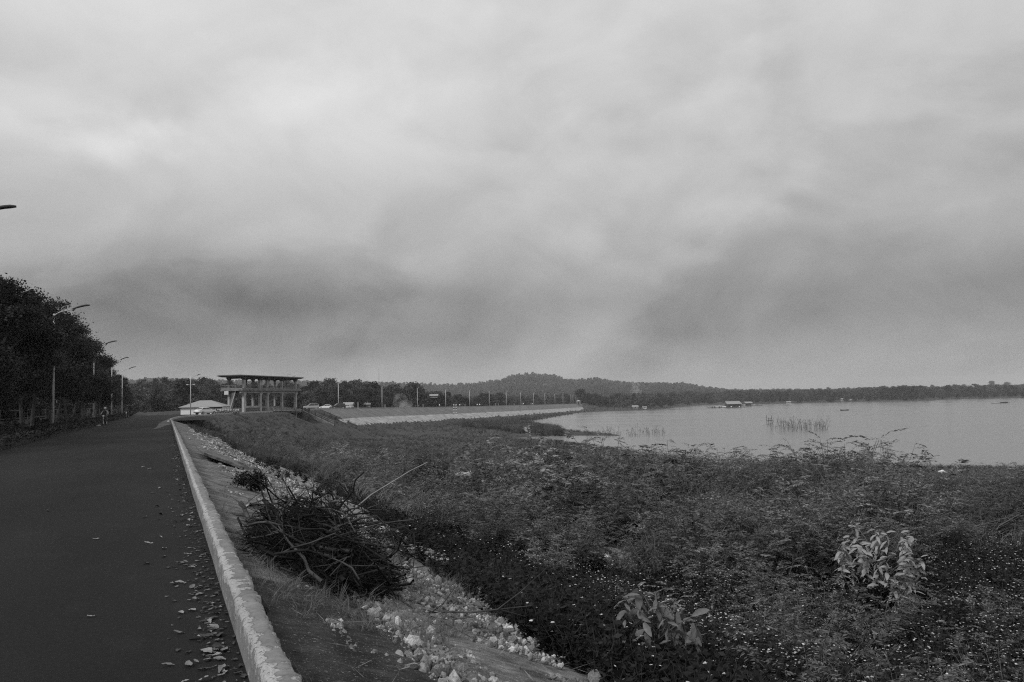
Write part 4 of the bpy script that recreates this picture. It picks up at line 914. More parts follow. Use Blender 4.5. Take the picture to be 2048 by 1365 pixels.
# clipped hedge along the left edge
def make_hedge():
    t = empty('hedge', RP(20, -7.2)); tag(t, 'low dark clipped hedge along the left edge of the road', 'hedge')
    n = 240; ss = np.linspace(14, 215, n); prof = [(-6.25, -.1), (-6.2, .35), (-6.35, .52), (-6.8, .57), (-7.3, .52), (-7.45, .3), (-7.45, -.1)]
    V = []
    for i, s_ in enumerate(ss):
        for j, (p_, z_) in enumerate(prof): V.append(RP(s_, p_ + .12 * vnoise(s_, j * 3.1, .9, 6), z_ * (1 + .3 * float(vnoise(s_, j * 1.0, 1.3, 7)))) - RP(20, -7.2))
    m = len(prof); i = np.arange(n - 1)[:, None] * m; k = np.arange(m - 1)[None]
    obj('core', amesh('core', V, np.stack([i + k, i + k + 1, i + m + k + 1, i + m + k], -1).reshape(-1, 4), leaf_dark), t)
    q = 26000; s_ = 14 + 200 * RNG.random(q) ** 1.5; a = RNG.random(q) * math.pi; p_ = -6.82 - .66 * np.cos(a); z_ = .12 + .5 * np.sin(a) ** .6 + RNG.normal(size=q) * .03
    P = D2[None] * s_[:, None] + P2[None] * p_[:, None]; P = np.column_stack([P, z_]) - RP(20, -7.2)
    Dd = np.column_stack([P2[0] * -np.cos(a), P2[1] * -np.cos(a), np.sin(a) * .8]) + RNG.normal(size=(q, 3)) * .7
    obj('foliage', amesh('foliage', *leaves(P, Dd, .10 * RNG.uniform(.7, 1.4, q), .06), leaf_dark), t)
make_hedge()
# fence of posts and rails behind the trees
t = empty('boundary_fence', RP(30, -15.2)); tag(t, 'concrete post and panel fence in shade behind the roadside trees', 'fence')
b0 = RP(30, -15.2)
fconc = mat('fence_concrete', .09, .2, .9, 1.5, 7, .4, 20)
mpo = MB().box(-.09, .09, -.09, .09, -.2, 1.75, .015).mesh('fence_post', fconc)
for k in range(58):
    o = obj('fence_post', mpo, t); o.location = RP(24 + k * 3, -15.2) - b0; o.rotation_euler = (0, 0, AZ)
    a, b = RP(24 + k * 3 + .1, -15.2) - b0, RP(27 + k * 3 - .1, -15.2) - b0
    MB().bar(Vector(a) + Vector((0, 0, 1.62)), Vector(b) + Vector((0, 0, 1.62)), .07, .12).build('rail', fconc, t)
    MB().bar(Vector(a) + Vector((0, 0, .75)), Vector(b) + Vector((0, 0, .75)), .07, .10).build('rail', fconc, t)
    MB().bar(Vector(a) + Vector((0, 0, .28)), Vector(b) + Vector((0, 0, .28)), .06, .5).build('panel', fconc, t)

# ---- instanced ground cover
def scatter(name, label, cat, protos, P, rz, sc, tilt=None, idx=None):
    col = bpy.data.collections.new(name + '_kinds')
    for i, (nm_, me) in enumerate(protos): col.objects.link(bpy.data.objects.new('%s_%02d' % (nm_, i), me))
    me = bpy.data.meshes.new(name); me.vertices.add(len(P)); me.vertices.foreach_set('co', np.asarray(P, np.float32).ravel())
    n = len(P); tilt = np.zeros((n, 2)) if tilt is None else tilt
    a = me.attributes.new('rot', 'FLOAT_VECTOR', 'POINT'); a.data.foreach_set('vector', np.column_stack([tilt, rz]).astype(np.float32).ravel())
    a = me.attributes.new('scl', 'FLOAT', 'POINT'); a.data.foreach_set('value', np.asarray(sc, np.float32))
    a = me.attributes.new('idx', 'INT', 'POINT'); a.data.foreach_set('value', (RNG.integers(0, len(protos), n) if idx is None else idx).astype(np.int32))
    o = obj(name, me); tag(o, label, cat, kind='stuff')
    g = bpy.data.node_groups.new(name, 'GeometryNodeTree')
    g.interface.new_socket('Geometry', in_out='INPUT', socket_type='NodeSocketGeometry'); g.interface.new_socket('Geometry', in_out='OUTPUT', socket_type='NodeSocketGeometry')
    gi, go = g.nodes.new('NodeGroupInput'), g.nodes.new('NodeGroupOutput')
    ip = g.nodes.new('GeometryNodeInstanceOnPoints'); ci = g.nodes.new('GeometryNodeCollectionInfo')
    ci.inputs['Collection'].default_value = col; ci.inputs['Separate Children'].default_value = True; ci.inputs['Reset Children'].default_value = True
    ip.inputs['Pick Instance'].default_value = True
    def at(nm_, ty):
        q = g.nodes.new('GeometryNodeInputNamedAttribute'); q.data_type = ty; q.inputs[0].default_value = nm_
        return [s_ for s_ in q.outputs if s_.enabled and s_.name == 'Attribute'][0]
    g.links.new(gi.outputs[0], ip.inputs['Points']); g.links.new(ci.outputs[0], ip.inputs['Instance'])
    g.links.new(at('idx', 'INT'), ip.inputs['Instance Index']); g.links.new(at('rot', 'FLOAT_VECTOR'), ip.inputs['Rotation']); g.links.new(at('scl', 'FLOAT'), ip.inputs['Scale'])
    g.links.new(ip.outputs[0], go.inputs[0])
    md = o.modifiers.new('scatter', 'NODES'); md.node_group = g
    return o
def two_mat(name, arrs, mats):
    """one mesh out of several (V,Q) arrays, one material each"""
    V, Q = join_arrays(arrs); me = amesh(name, V, Q)
    for m in mats: me.materials.append(m)
    me.polygons.foreach_set('material_index', np.concatenate([np.full(len(a[1]), i) for i, a in enumerate(arrs)]).astype(np.int32)); return me
def feather_shrub(seed, H=1.5, stems=9, fr=8):
    rg = np.random.default_rng(seed); st, P, D = [], [], []
    fronds = []
    for _ in range(stems):
        a = rg.uniform(0, 6.28); out_ = rg.uniform(.15, .6) * H; h = H * rg.uniform(.55, 1.05)
        u = np.linspace(0, 1, 6); pts = np.column_stack([np.cos(a) * out_ * u ** 1.3, np.sin(a) * out_ * u ** 1.3, h * u]) + rg.normal(size=(6, 3)) * .02 * H
        st.append(tube_arr(pts, np.linspace(.012, .004, 6) * H / 1.5, 3))
        for f in np.linspace(.22, 1, fr):
            b = np.array([np.interp(f, u, pts[:, k]) for k in range(3)]); a2 = a + rg.uniform(-1.9, 1.9)
            d = np.array([math.cos(a2), math.sin(a2), rg.uniform(-.1, .9)]); ln = rg.uniform(.2, .38) * H / 1.4
            v_ = np.linspace(.1, 1, 13); q = b + d[None] * v_[:, None] * ln + np.array([0, 0, -1]) * (v_[:, None] ** 2) * ln * .35
            side = unit(np.cross(d, [0, 0, 1.0])); dv = unit(np.gradient(q, axis=0))
            for s in (-1, 1):
                P.append(q); D.append(side * s + dv * .5 + rg.normal(size=(13, 3)) * .18)
            fronds.append(np.full(26, ln))
    P, D = np.vstack(P), np.vstack(D); ln = np.concatenate(fronds)
    lv = leaves(P, D, ln * .23 * rg.uniform(.7, 1.3, len(P)), ln * .07, np.tile([0, 0, 1.0], (len(P), 1)) * 0 + rg.normal(size=P.shape) * .4 + unit(D) * 0 + np.array([0.3, .2, 1]))
    return two_mat('feather_shrub', [lv, join_arrays(st)], [leaf_shr, stem_m])
def weed(seed, H=.6, stems=9, flowers=5, leafm=None, lsz=.075):
    rg = np.random.default_rng(seed); st, P, D, FP = [], [], [], []
    for i in range(stems):
        a = rg.uniform(0, 6.28); o_ = rg.uniform(.1, .55) * H; h = H * rg.uniform(.5, 1.1); u = np.linspace(0, 1, 5)
        pts = np.column_stack([np.cos(a) * o_ * u, np.sin(a) * o_ * u, h * u]) + rg.normal(size=(5, 3)) * .02
        st.append(tube_arr(pts, np.linspace(.005, .0025, 5), 3))
        for f in rg.uniform(.1, 1, 15):
            P.append([np.interp(f, u, pts[:, k]) for k in range(3)]); b = rg.uniform(0, 6.28); D.append([math.cos(b), math.sin(b), rg.uniform(-.3, .6)])
        if i < flowers: FP.append(pts[-1] + [0, 0, .09])
    P, D = np.array(P), np.array(D); n = len(P)
    arr = [leaves(P, D, lsz * rg.uniform(.6, 1.4, n), lsz * .48 * rg.uniform(.7, 1.2, n), rg.normal(size=(n, 3)) * .5 + [0.2, .3, .6]), join_arrays(st)]; ms = [leafm or leaf_weed, mat('stem_dark', .018, .045, .9, 3, 4)]
    if FP:
        pv = []
        for c in FP:
            b = np.arange(5) * 1.2566 + rg.uniform(0, 1); tl = rg.normal(size=3) * .35
            d = np.column_stack([np.cos(b), np.sin(b), np.zeros(5)]) + tl * .3
            pv.append(leaves(np.repeat(c[None], 5, 0), d, .016, .014, np.column_stack([-np.sin(b), np.cos(b), np.zeros(5)]) * 0 + [0, 0, 1] + tl))
        arr.append(join_arrays(pv)); ms.append(petal)
    return two_mat('weed', arr, ms)
def grass(seed, H=.4, n=36, m=None, wd=.010):
    rg = np.random.default_rng(seed); a = rg.uniform(0, 6.28, n); r = rg.uniform(0, .09, n); P = np.column_stack([np.cos(a) * r, np.sin(a) * r, np.zeros(n)])
    D = np.column_stack([np.cos(a) * .45, np.sin(a) * .45, np.ones(n)]) + rg.normal(size=(n, 3)) * .15; h = H * rg.uniform(.5, 1.1, n)
    D = unit(D); S = unit(np.cross(D, rg.normal(size=(n, 3)))); w_ = wd * rg.uniform(.7, 1.3, n)[:, None]; hh = h[:, None]
    B = P + D * hh * .55; T = P + D * hh + np.column_stack([np.cos(a), np.sin(a), -.5 * np.ones(n)]) * hh * .3
    V = np.stack([P - S * w_ / 2, P + S * w_ / 2, B + S * w_ * .4, B - S * w_ * .4, T], 1).reshape(-1, 3); k = np.arange(n)[:, None] * 5
    Q = np.vstack([k + [0, 1, 2, 3], k + [3, 2, 4, 4]]); 
    V2 = np.stack([P - S * w_ / 2, P + S * w_ / 2, B + S * w_ * .4, B - S * w_ * .4, B - S * w_ * .4, B + S * w_ * .4, T + S * w_ * .06, T - S * w_ * .06], 1).reshape(-1, 3); Q2 = np.arange(8 * n).reshape(-1, 4)
    return amesh('grass_tuft', V2, Q2, m or leaf_mid)
def rand_view(n, r0, r1, a0=-36, a1=37, power=1.0):
    r = r0 * (r1 / r0) ** (RNG.random(n) ** power); a = np.radians(RNG.uniform(a0, a1, n)); return r * np.sin(a), r * np.cos(a), r
def pq(x, y): return x * P2[0] + y * P2[1]
def place_pts(x, y): return np.column_stack([x, y, height(x, y) - .03])

FS = [('feather_shrub', feather_shrub(100 + i, h, st_, 9)) for i, (h, st_) in enumerate([(1.35, 11), (1.6, 12), (1.1, 10), (1.75, 9), (1.3, 13)])]
WD = [('weed', weed(200 + i, h, 11, fl)) for i, (h, fl) in enumerate([(.6, 4), (.5, 3), (.7, 5), (.45, 0), (.6, 3)])]
LW = [('low_weed', weed(230 + i, .36, 10, 1 if i == 1 else 0, leaf_weed, .06)) for i in range(3)]
GR = [('grass_tuft', grass(300 + i, .42 + .1 * i, 40)) for i in range(3)]
DG = [('dry_tuft', grass(320 + i, .38, 26, dry, .006)) for i in range(2)]
# bare sandy openings in the scrub, as in the photograph
BARE = [(*onz(1215, 1105, -2.4)[:2], 1.6), (*onz(1225, 1150, -2.3)[:2], 1.1), (*onz(1000, 1010, -2.6)[:2], 1.2), (*onz(880, 915, -3.2)[:2], 3.2), (*onz(1040, 1050, -2.5)[:2], 1.0), (*onz(760, 905, -2.6)[:2], 2.2), (*onz(1100, 1075, -2.4)[:2], 1.0), (*onz(1160, 1105, -2.4)[:2], 1.0), (*onz(960, 985, -2.6)[:2], 1.0)]
def bare(x, y, k=1.0):
    b = np.zeros(x.shape, bool)
    for cx, cy, r in BARE: b |= np.hypot(x - cx, y - cy) < r * k * (1 + .5 * vnoise(x, y, .7, 8))
    return b
TRACK = np.array([onz(x_, y_, z_)[:2] for x_, y_, z_ in [(790, 850, -4.5), (850, 852, -5.6), (930, 859, -7), (1030, 866, -8.5), (1110, 868, -9), (1180, 872, -9.3)]])
def common(n, r0, r1, pmin, a0=-34, a1=37, power=1.0):
    x, y, r = rand_view(n, r0, r1, a0, a1, power); dR, ny = to_line(x, y, K); sl = lake_sd(x, y)
    tx = (x - C0[0]) * U2[0] + (y - C0[1]) * U2[1]; ex = (x - C0[0]) * E2[0] + (y - C0[1]) * E2[1]
    ch = (tx > 11.5) & (tx < 28) & (ex > -8) & (ex < 14)
    ok = (dR > pmin) & (sl > .4) & ~ch
    return x[ok], y[ok], r[ok], dR[ok], sl[ok], ny[ok]
for cx, cy, r_ in BARE:
    aa = np.linspace(0, 6.283, 24, endpoint=False); V = [(cx, cy, 0)] + [(cx + math.cos(a) * r_ * f * (1 + .25 * math.sin(3 * a + cx)), cy + math.sin(a) * r_ * f * (1 + .25 * math.sin(3 * a + cx)), 0) for f in (.35, .7, 1.0) for a in aa]
    V = np.array(V); V[:, 2] = height(V[:, 0], V[:, 1]) + .05; V[-24:, 2] -= .15
    me = bpy.data.meshes.new('sand_patch'); me.from_pydata(V.tolist(), [], [(0, 1 + k_, 1 + (k_ + 1) % 24) for k_ in range(24)] + [(1 + b_ + k_, 25 + b_ + k_, 25 + b_ + (k_ + 1) % 24, 1 + b_ + (k_ + 1) % 24) for b_ in (0, 24) for k_ in range(24)])
    me.materials.append(mat('sand', .13, .24, .95, 2, 8, .5, 20)); o = obj('sand_patch', me); o['kind'] = 'structure'
# 1 feathery scrub over the bench
x, y, r, dR, sl, ny = common(15500, 7.5, 175, 5.2)
m = (~bare(x, y)) & (RNG.random(len(x)) < np.clip((dR - np.interp(r, [10, 50], [5.0, 6.8])) / 3.0, 0, 1)) & (vnoise(x, y, 4, 12) > -.30) & ((r > 17 + 4 * vnoise(x, y, 3, 19)) | (RNG.random(len(x)) < .08)) & (np.hypot(x - 6.85, y - 14.8) > 1.35) & (np.hypot(x - 6.3, y - 13.6) > 1.0) & (np.hypot(x - 1.55, y - 8.6) > .9) & ((dR < 16) | (ny < 150) | (sl < 60))
m &= ~((sl < 24) & (1024 + F * x / y > 1780) & (RNG.random(len(x)) < .8))
tw = np.array([to_line(x, y, TRACK)[0]])[0]; m &= np.abs(tw) > 1.6
x, y, r, sl, dR = x[m], y[m], r[m], sl[m], dR[m]
sc = RNG.uniform(.55, 1.15, len(x)) * np.clip(.75 + vnoise(x, y, 9, 13) * 1.2 + vnoise(x, y, 2.5, 53) * .6, .3, 1.3) * np.interp(sl, [0, 10, 30, 60], [.4, .6, .85, 1.0]) * np.interp(r, [10, 30], [.75, 1.0]) * np.interp(1024 + F * x / y, [1600, 1850], [1, .62])
scatter('feathery_scrub', 'knee to shoulder high feathery grey scrub covering the bench above the shore', 'scrub', FS, place_pts(x, y), RNG.uniform(0, 6.28, len(x)), sc, RNG.normal(size=(len(x), 2)) * .12)
x, y, r, dR, sl, ny = common(900, 20, 130, 8.5); g = (sl > 22) & (1024 + F * x / y < 1800) & (~bare(x, y)) & (vnoise(x, y, 12, 63) > -.1) & (ny < 150); x1, y1 = x[g], y[g]
scatter('tall_scrub', 'taller scattered bushes rising above the feathery scrub', 'scrub', FS, place_pts(x1, y1), RNG.uniform(0, 6.28, len(x1)), RNG.uniform(1.1, 1.7, len(x1)), RNG.normal(size=(len(x1), 2)) * .1)
# 1b pale dry stalks standing among the scrub
ST = [('dry_stalk', grass(360 + i, 1.15, 16, dry, .007)) for i in range(3)]
x, y, r, dR, sl, ny = common(9000, 17, 120, 5.0); g = (vnoise(x, y, 5, 62) > -.05) & (~bare(x, y, .7)); x1, y1 = x[g], y[g]
scatter('dry_stalks', 'pale dry stalks standing up through the scrub', 'dry grass', ST, place_pts(x1, y1), RNG.uniform(0, 6.28, len(x1)), RNG.uniform(.5, 1.25, len(x1)), RNG.normal(size=(len(x1), 2)) * .2)
# 2 flowering weeds in the foreground
x, y, r, dR, sl, ny = common(15000, 5, 34, 3.1, -20, 37, .9)
fl = (dR > 5.2 + .8 * vnoise(x, y, 2, 14)) & (r < 20 + 6 * vnoise(x, y, 5, 15)) & (~bare(x, y, .9)) & (np.hypot(x - 6.5, y - 14.1) > .8) & (np.hypot(x - 1.5, y - 8.3) > .45)
x1, y1 = x[fl], y[fl]
scatter('flowering_weeds', 'low dark weeds dotted with small white flowers in the near corner', 'weeds', WD, place_pts(x1, y1), RNG.uniform(0, 6.28, len(x1)), RNG.uniform(.6, 1.15, len(x1)), RNG.normal(size=(len(x1), 2)) * .15)
# 3 dark low weeds down the edge of the slabs
x, y, r, dR, sl, ny = common(26000, 5, 75, 2.9, -26, 37, .9)
pm_ = np.interp(r, [8, 15, 50], [2.9, 3.5, 6.3]) + 1.0 * vnoise(x, y, 1.6, 51)
lo_ = (dR < 9 + 2 * vnoise(x, y, 3, 16)) & (RNG.random(len(x)) < np.clip((dR - pm_) / .9, 0.05, 1)) & (~bare(x, y, .8))
x1, y1 = x[lo_], y[lo_]
scatter('creeping_weeds', 'dark creeping weeds along the lower edge of the broken slabs', 'weeds', LW, place_pts(x1, y1), RNG.uniform(0, 6.28, len(x1)), RNG.uniform(.7, 1.5, len(x1)), RNG.normal(size=(len(x1), 2)) * .15)
# 4 grass over the middle distance, spit and dam toe
x, y, r, dR, sl, ny = common(80000, 40, 700, 1.6, -30, 33)
g = (np.abs(to_line(x, y, TRACK)[0]) > 1.4) & ~((ny > 226) & (dR < 9.5 + 5 * RNG.random(len(x))) & ~((vnoise(x, y, 8, 61) > .22) & (RNG.random(len(x)) < .5))) & ((r > 70) | (dR > 3.4)) & (vnoise(x, y, 14, 17) > -.33)
x1, y1, r1 = x[g], y[g], r[g]
scatter('rough_grass', 'rough grass over the embankment and the low shore', 'grass', GR + DG[:1], place_pts(x1, y1), RNG.uniform(0, 6.28, len(x1)), RNG.uniform(.8, 1.5, len(x1)) * np.interp(r1, [40, 150, 500], [.8, .9, 1.9]))
# 5 taller rushes on the spit and along the dam toe
def rush(seed, n=60, H=1.9):
    return grass(seed, H, n, leaf_mid, .03)
RU = [('rush', rush(340 + i)) for i in range(3)]
cand = []
for poly, n in (([(820, 846), (900, 838), (1020, 842), (1110, 852), (1130, 866), (1040, 866), (940, 858)], 1500), ([(1000, 834), (1100, 826), (1190, 819), (1200, 823), (1110, 834), (1020, 842)], 500)):
    poly = np.array(poly, float); c = 0
    while c < n:
        xx, yy = RNG.uniform(poly[:, 0].min(), poly[:, 0].max(), 400), RNG.uniform(poly[:, 1].min(), poly[:, 1].max(), 400); k_ = in_poly(xx, yy, poly)
        for a_, b_ in zip(xx[k_], yy[k_]):
            p_ = onz(a_, b_, -8.4); cand.append(p_[:2]); c += 1
cand = np.array(cand); cand = cand[(lake_sd(cand[:, 0], cand[:, 1]) > -3) & (to_line(cand[:, 0], cand[:, 1], K)[0] > 15)]
zz = np.maximum(height(cand[:, 0], cand[:, 1]), WATER - .2)
scatter('bank_rushes', 'dark rushes along the spit and the foot of the dam', 'rushes', RU + FS[:2], np.column_stack([cand, zz]), RNG.uniform(0, 6.28, len(cand)), RNG.uniform(.7, 1.3, len(cand)))
# 6 dry tufts and weeds between the slabs
x, y, r, dR, sl, ny = common(5200, 4.5, 95, .05, -27, 20)
g = (dR < 5) & (vnoise(x, y, 1.2, 18) > .12); x1, y1 = x[g], y[g]
scatter('dry_tufts', 'dry grass tufts in the joints of the slabs', 'grass', DG, place_pts(x1, y1) + [0, 0, .05], RNG.uniform(0, 6.28, len(x1)), RNG.uniform(.25, .75, len(x1)), RNG.normal(size=(len(x1), 2)) * .2)
# 7 reeds standing in the lake
def reed_bed(name, label, px0, px1, py0, py1, n, H):
    V, Q = [], []
    for _ in range(n):
        p = onz(px0 + (px1 - px0) * RNG.beta(1.3, 1.1), RNG.uniform(py0, py1), WATER); h = H * RNG.beta(2, 2.4) * 1.5; a = RNG.normal(size=2) * .2 * h
        pts = np.array([[p[0], p[1], WATER - .3], [p[0] + a[0] * .4, p[1] + a[1] * .4, WATER + h * .6], [p[0] + a[0], p[1] + a[1], WATER + h]])
        V_, Q_ = tube_arr(pts, [.03, .025, .012], 3); V.append((V_, Q_))
        k = 5; P = pts[1] + (pts[2] - pts[1]) * RNG.random((k, 1)); V.append(leaves(P, RNG.normal(size=(k, 3)) + [0, 0, .6], .55 * RNG.uniform(.5, 1.2, k), .07))
    o = obj(name, amesh(name, *join_arrays(V), leaf_mid)); tag(o, label, 'reeds', kind='stuff')
reed_bed('reed_bed', 'thin reeds standing in open water beside the stilt stand', 1537, 1655, 853, 863, 190, 3.0)
reed_bed('shore_reeds', 'sparse reeds in shallow water off the tip of the spit', 1165, 1330, 866, 874, 110, 2.3)

# ---- far woods
FT = []
for i, (h_, w_) in enumerate([(11, 8), (9, 8.5), (13, 8), (10, 9.5), (12, 7)]):
    (tv, tq), (lv, lq) = tree_meshes(400 + i, h_, w_, 46, 26, .95, crown0=.16, clr=.2, trunk_r=.2); FT.append(('wood_tree', two_mat('wood_tree', [(lv, lq), (tv, tq)], [leaf_far, bark])))
X_, Y_, r = [], [], 235.0
while r < 3400:
    n = int(1.31 * r / (5.2 if r < 900 else 4.6)); a = np.radians(np.linspace(-37, 38, n) + RNG.normal(size=n) * 36.0 / n); rr = r * (1 + RNG.normal(size=n) * .02)
    X_.append(rr * np.sin(a)); Y_.append(rr * np.cos(a)); r *= 1.045 if r < 1200 else 1.022
X_, Y_ = np.concatenate(X_), np.concatenate(Y_)
dR, ny = to_line(X_, Y_, K); sl = lake_sd(X_, Y_); rr = np.hypot(X_, Y_); pxx = 1024 + F * X_ / Y_
ok = (sl > 14) & ((dR < -np.interp(ny, [150, 230, 300], [45, 40, 24])) | (ny > 750) | ((X_ > 95) & (Y_ > 600))) & (vnoise(X_, Y_, 60, 21) > -.42)
ok &= ~((pxx < 300) & (rr < 240)) & ~((rr > 640) & (rr < 1500) & (pxx < 950) & (RNG.random(len(X_)) < .35))
ok &= ~((pxx > 1190) & (pxx < 1360) & (rr < 690))
ok &= ~((pxx > 1820) & (rr < 990) & (RNG.random(len(X_)) < .8)) & ~((rr < 360) & (RNG.random(len(X_)) < .45))
Xf, Yf, rf = X_[ok], Y_[ok], rr[ok]
scf = RNG.uniform(.6, 1.1, len(Xf)) * np.interp(rf, [250, 900, 2000, 3400], [.85, 1.0, 1.05, 1.3]) * (1 + .5 * vnoise(Xf, Yf, 40, 22))
scatter('far_woods', 'mixed dark woods covering the land and hills beyond the water', 'woods', FT, np.column_stack([Xf, Yf, height(Xf, Yf) - .5]), RNG.uniform(0, 6.28, len(Xf)), scf)
# individual trees one can tell apart
IT = [tree_obj('broad_tree', '', 'tree', 500 + i, h_, w_, 80, 46, .62, leaf_far, bark, crown0=.14, clr=.17) for i, (h_, w_) in enumerate([(11, 9), (12.5, 8.5), (9.5, 9.5)])]
ui = [0] * 3; k = 0
def put(px_, Y, H, label, group, vi, zoff=0.0):
    global k
    o = IT[vi] if not ui[vi] else copy_tree(IT[vi]); ui[vi] = 1
    p = ony(px_, 800, Y); s_ = H / (11, 12.5, 9.5)[vi]; o.location = (p[0], Y, hG(p[0], Y) - .3 + zoff); o.scale = (s_ * 1.1, s_ * 1.1, s_); o.rotation_euler = (0, 0, k * 1.7); k += 1
    tag(o, label, 'tree', group)
for i in range(26):
    px_ = 616 + i * 21 + RNG.uniform(-8, 8); Y = np.interp(px_, [616, 760, 900, 1160], [290, 345, 440, 800]) + RNG.uniform(0, 25)
    put(px_, Y, RNG.uniform(7, 11), 'rounded dark tree in the row just behind the dam crest', 'trees behind the dam', i % 3)
for i in range(15):
    put(1165 + i * 12.5 + RNG.uniform(-3, 3), 715 + RNG.uniform(0, 50), RNG.uniform(9.5, 14) if i < 8 else RNG.uniform(7, 11), 'tall dark tree in the clump on the bank at the end of the dam', 'trees at the end of the dam', (i * 2) % 3)
for i in range(8):
    put(1762 + i * 9.5 + RNG.uniform(-3, 3), 880 + RNG.uniform(0, 20), RNG.uniform(11, 16), 'dark tree in the tall clump on the far lake shore', 'tall trees on the far shore', (i + 1) % 3)
put(1985, 1900, 22, 'faint spreading tree standing above the hazy far skyline', 'lone trees on the hazy skyline', 0, 2); put(2016, 1950, 19, 'faint spreading tree standing above the hazy far skyline', 'lone trees on the hazy skyline', 2, 2)
# a bush on the slabs, bushes along the water
BU = tree_obj('round_bush', 'small dark round bush growing out of the pale slabs', 'bush', 610, .55, .95, 60, 30, .07, leaf_weed, stem_m, crown0=.1, clr=.2, trunk_r=.02)
p = RP(19.0, 1.72); BU.location = (p[0], p[1], bank_z(1.72) + .05); BU.scale = (.8, .8, .7)
for i, (px_, D_, H) in enumerate([(1600, 62, 2.1), (1640, 66, 3.0), (1690, 66, 2.8), (1720, 64, 3.1), (1750, 68, 2.8), (1790, 66, 2.9), (1825, 64, 2.7), (1905, 72, 2.2), (1945, 70, 2.6), (2010, 60, 2.0), (1560, 70, 2.4), (1500, 74, 2.4), (1400, 80, 2.2)]):
    rg = np.random.default_rng(700 + i); p = ony(px_, 900, D_); z0 = hG(p[0], D_); t = empty('shoreline_sapling', (p[0], D_, z0)); tag(t, 'thin leggy sapling standing out against the water', 'sapling', 'saplings against the water')
    st, P, Dd = [], [], []
    for _ in range(5):
        a = rg.uniform(0, 6.28); o_ = rg.uniform(.1, .45) * H; h = H * rg.uniform(.6, 1.05); u = np.linspace(0, 1, 6); pts = np.column_stack([np.cos(a) * o_ * u ** 1.5, np.sin(a) * o_ * u ** 1.5, h * u]) + rg.normal(size=(6, 3)) * .03
        st.append(tube_arr(pts, np.linspace(.022, .006, 6), 4))
        n_ = 26; f = rg.uniform(.35, 1, n_); P.append(np.column_stack([np.interp(f, u, pts[:, k_]) for k_ in range(3)])); Dd.append(rg.normal(size=(n_, 3)))
    obj('stems', amesh('stems', *join_arrays(st), stem_m), t); P, Dd = np.vstack(P), np.vstack(Dd)
    obj('foliage', amesh('foliage', *leaves(P, Dd, .17 * rg.uniform(.6, 1.3, len(P)), .075), leaf_weed), t)

ss_, pp_ = RNG.uniform(26, 260, 700), -9.2 - RNG.gamma(1.6, 6, 700); pp_ = np.where((pp_ < -14.4) & (pp_ > -16), -17, pp_)
xy = D2[None] * ss_[:, None] + P2[None] * pp_[:, None]
scatter('understorey', 'dark shaded undergrowth beneath the roadside trees', 'undergrowth', FT, np.column_stack([xy, np.full(700, -.2)]), RNG.uniform(0, 6.28, 700), np.where(pp_ < -16, RNG.uniform(.2, .5, 700), RNG.uniform(.03, .09, 700)))
# ---- two broad-leaved saplings, every large leaf a part
big_leaf = mat('broad_leaf', .2, .38, .7, 6, 5, .3, 20, trans=.2, spec=.35)
def leaf_mesh(ln, wd, droop, seed):
    rg = np.random.default_rng(seed); n, m_ = 9, 5; V = []
    for i in range(n):
        u = i / (n - 1); hw = wd / 2 * (math.sin(math.pi * min(u * .92 + .04, 1)) ** .75) * (1 + .05 * rg.normal())
        for j in range(m_):
            v_ = j / (m_ - 1) * 2 - 1; V.append((u * ln, v_ * hw, -droop * ln * u * u + .22 * hw * abs(v_) - .05 * wd * math.cos(v_ * 9 + u * 14) * abs(v_)))
    i = np.arange(n - 1)[:, None] * m_; k_ = np.arange(m_ - 1)[None]
    return amesh('leaf', V, np.stack([i + k_, i + k_ + 1, i + m_ + k_ + 1, i + m_ + k_], -1).reshape(-1, 4), big_leaf, True)
LMS = [leaf_mesh(.24, .085, .25, 1), leaf_mesh(.28, .10, .4, 2), leaf_mesh(.2, .075, .15, 3), leaf_mesh(.25, .095, .55, 4)]
def sapling(px_, Y, H, nbr, per, label, spread, sc, dark=False):
    p = ony(px_, 1200, Y); z0 = hG(p[0], Y); t = empty('broad_leaved_sapling', (p[0], Y, z0)); tag(t, label, 'sapling'); rg = np.random.default_rng(int(px_))
    MB().tube([(0, 0, -.1), (.02, .01, H * .5), (.0, .02, H * .93)], [.016, .012, .006], 6).build('stem', stem_m, t, True)
    tips = [(np.array([0, .02, H * .93]), 1.0)]
    for b in range(nbr):
        a = b * 2.4 + rg.uniform(-.3, .3); h = H * rg.uniform(.28, .8); q = np.array([math.cos(a) * spread * rg.uniform(.5, 1), math.sin(a) * spread * rg.uniform(.5, 1), h + H * rg.uniform(.05, .22)])
        MB().tube([(0, 0, h * .8), q * .6 + np.array([0, 0, h * .35]), q], [.008, .006, .004], 5).build('branch', stem_m, t, True); tips.append((q, .9))
    lms = [m_.copy() for m_ in LMS] if dark else LMS
    for m_ in (lms if dark else []): m_.materials[0] = mat('broad_leaf_dark', .09, .22, .7, 6, 5, .3, 20, trans=.2, spec=.2)
    for c, sz in tips:
        for j in range(per):
            a = j * 2.4 + rg.uniform(-.4, .4); o = obj('leaf', lms[rg.integers(4)], t); s_ = sc * sz * rg.uniform(.6, 1.2)
            o.location = c - np.array([0, 0, .035 * j]); o.scale = (s_, s_, s_)
            o.rotation_euler = (rg.normal() * .5, rg.uniform(-.35, .95) if j else -.5, a)
sapling(1312, 8.6, 1.02, 12, 10, 'nearer broad leaved sapling with drooping leaves among flowering weeds', .42, .8, True)
sapling(1762, 14.8, 1.55, 40, 13, 'bigger bushy sapling with pale drooping leaf clusters in the scrub', .72, .72)

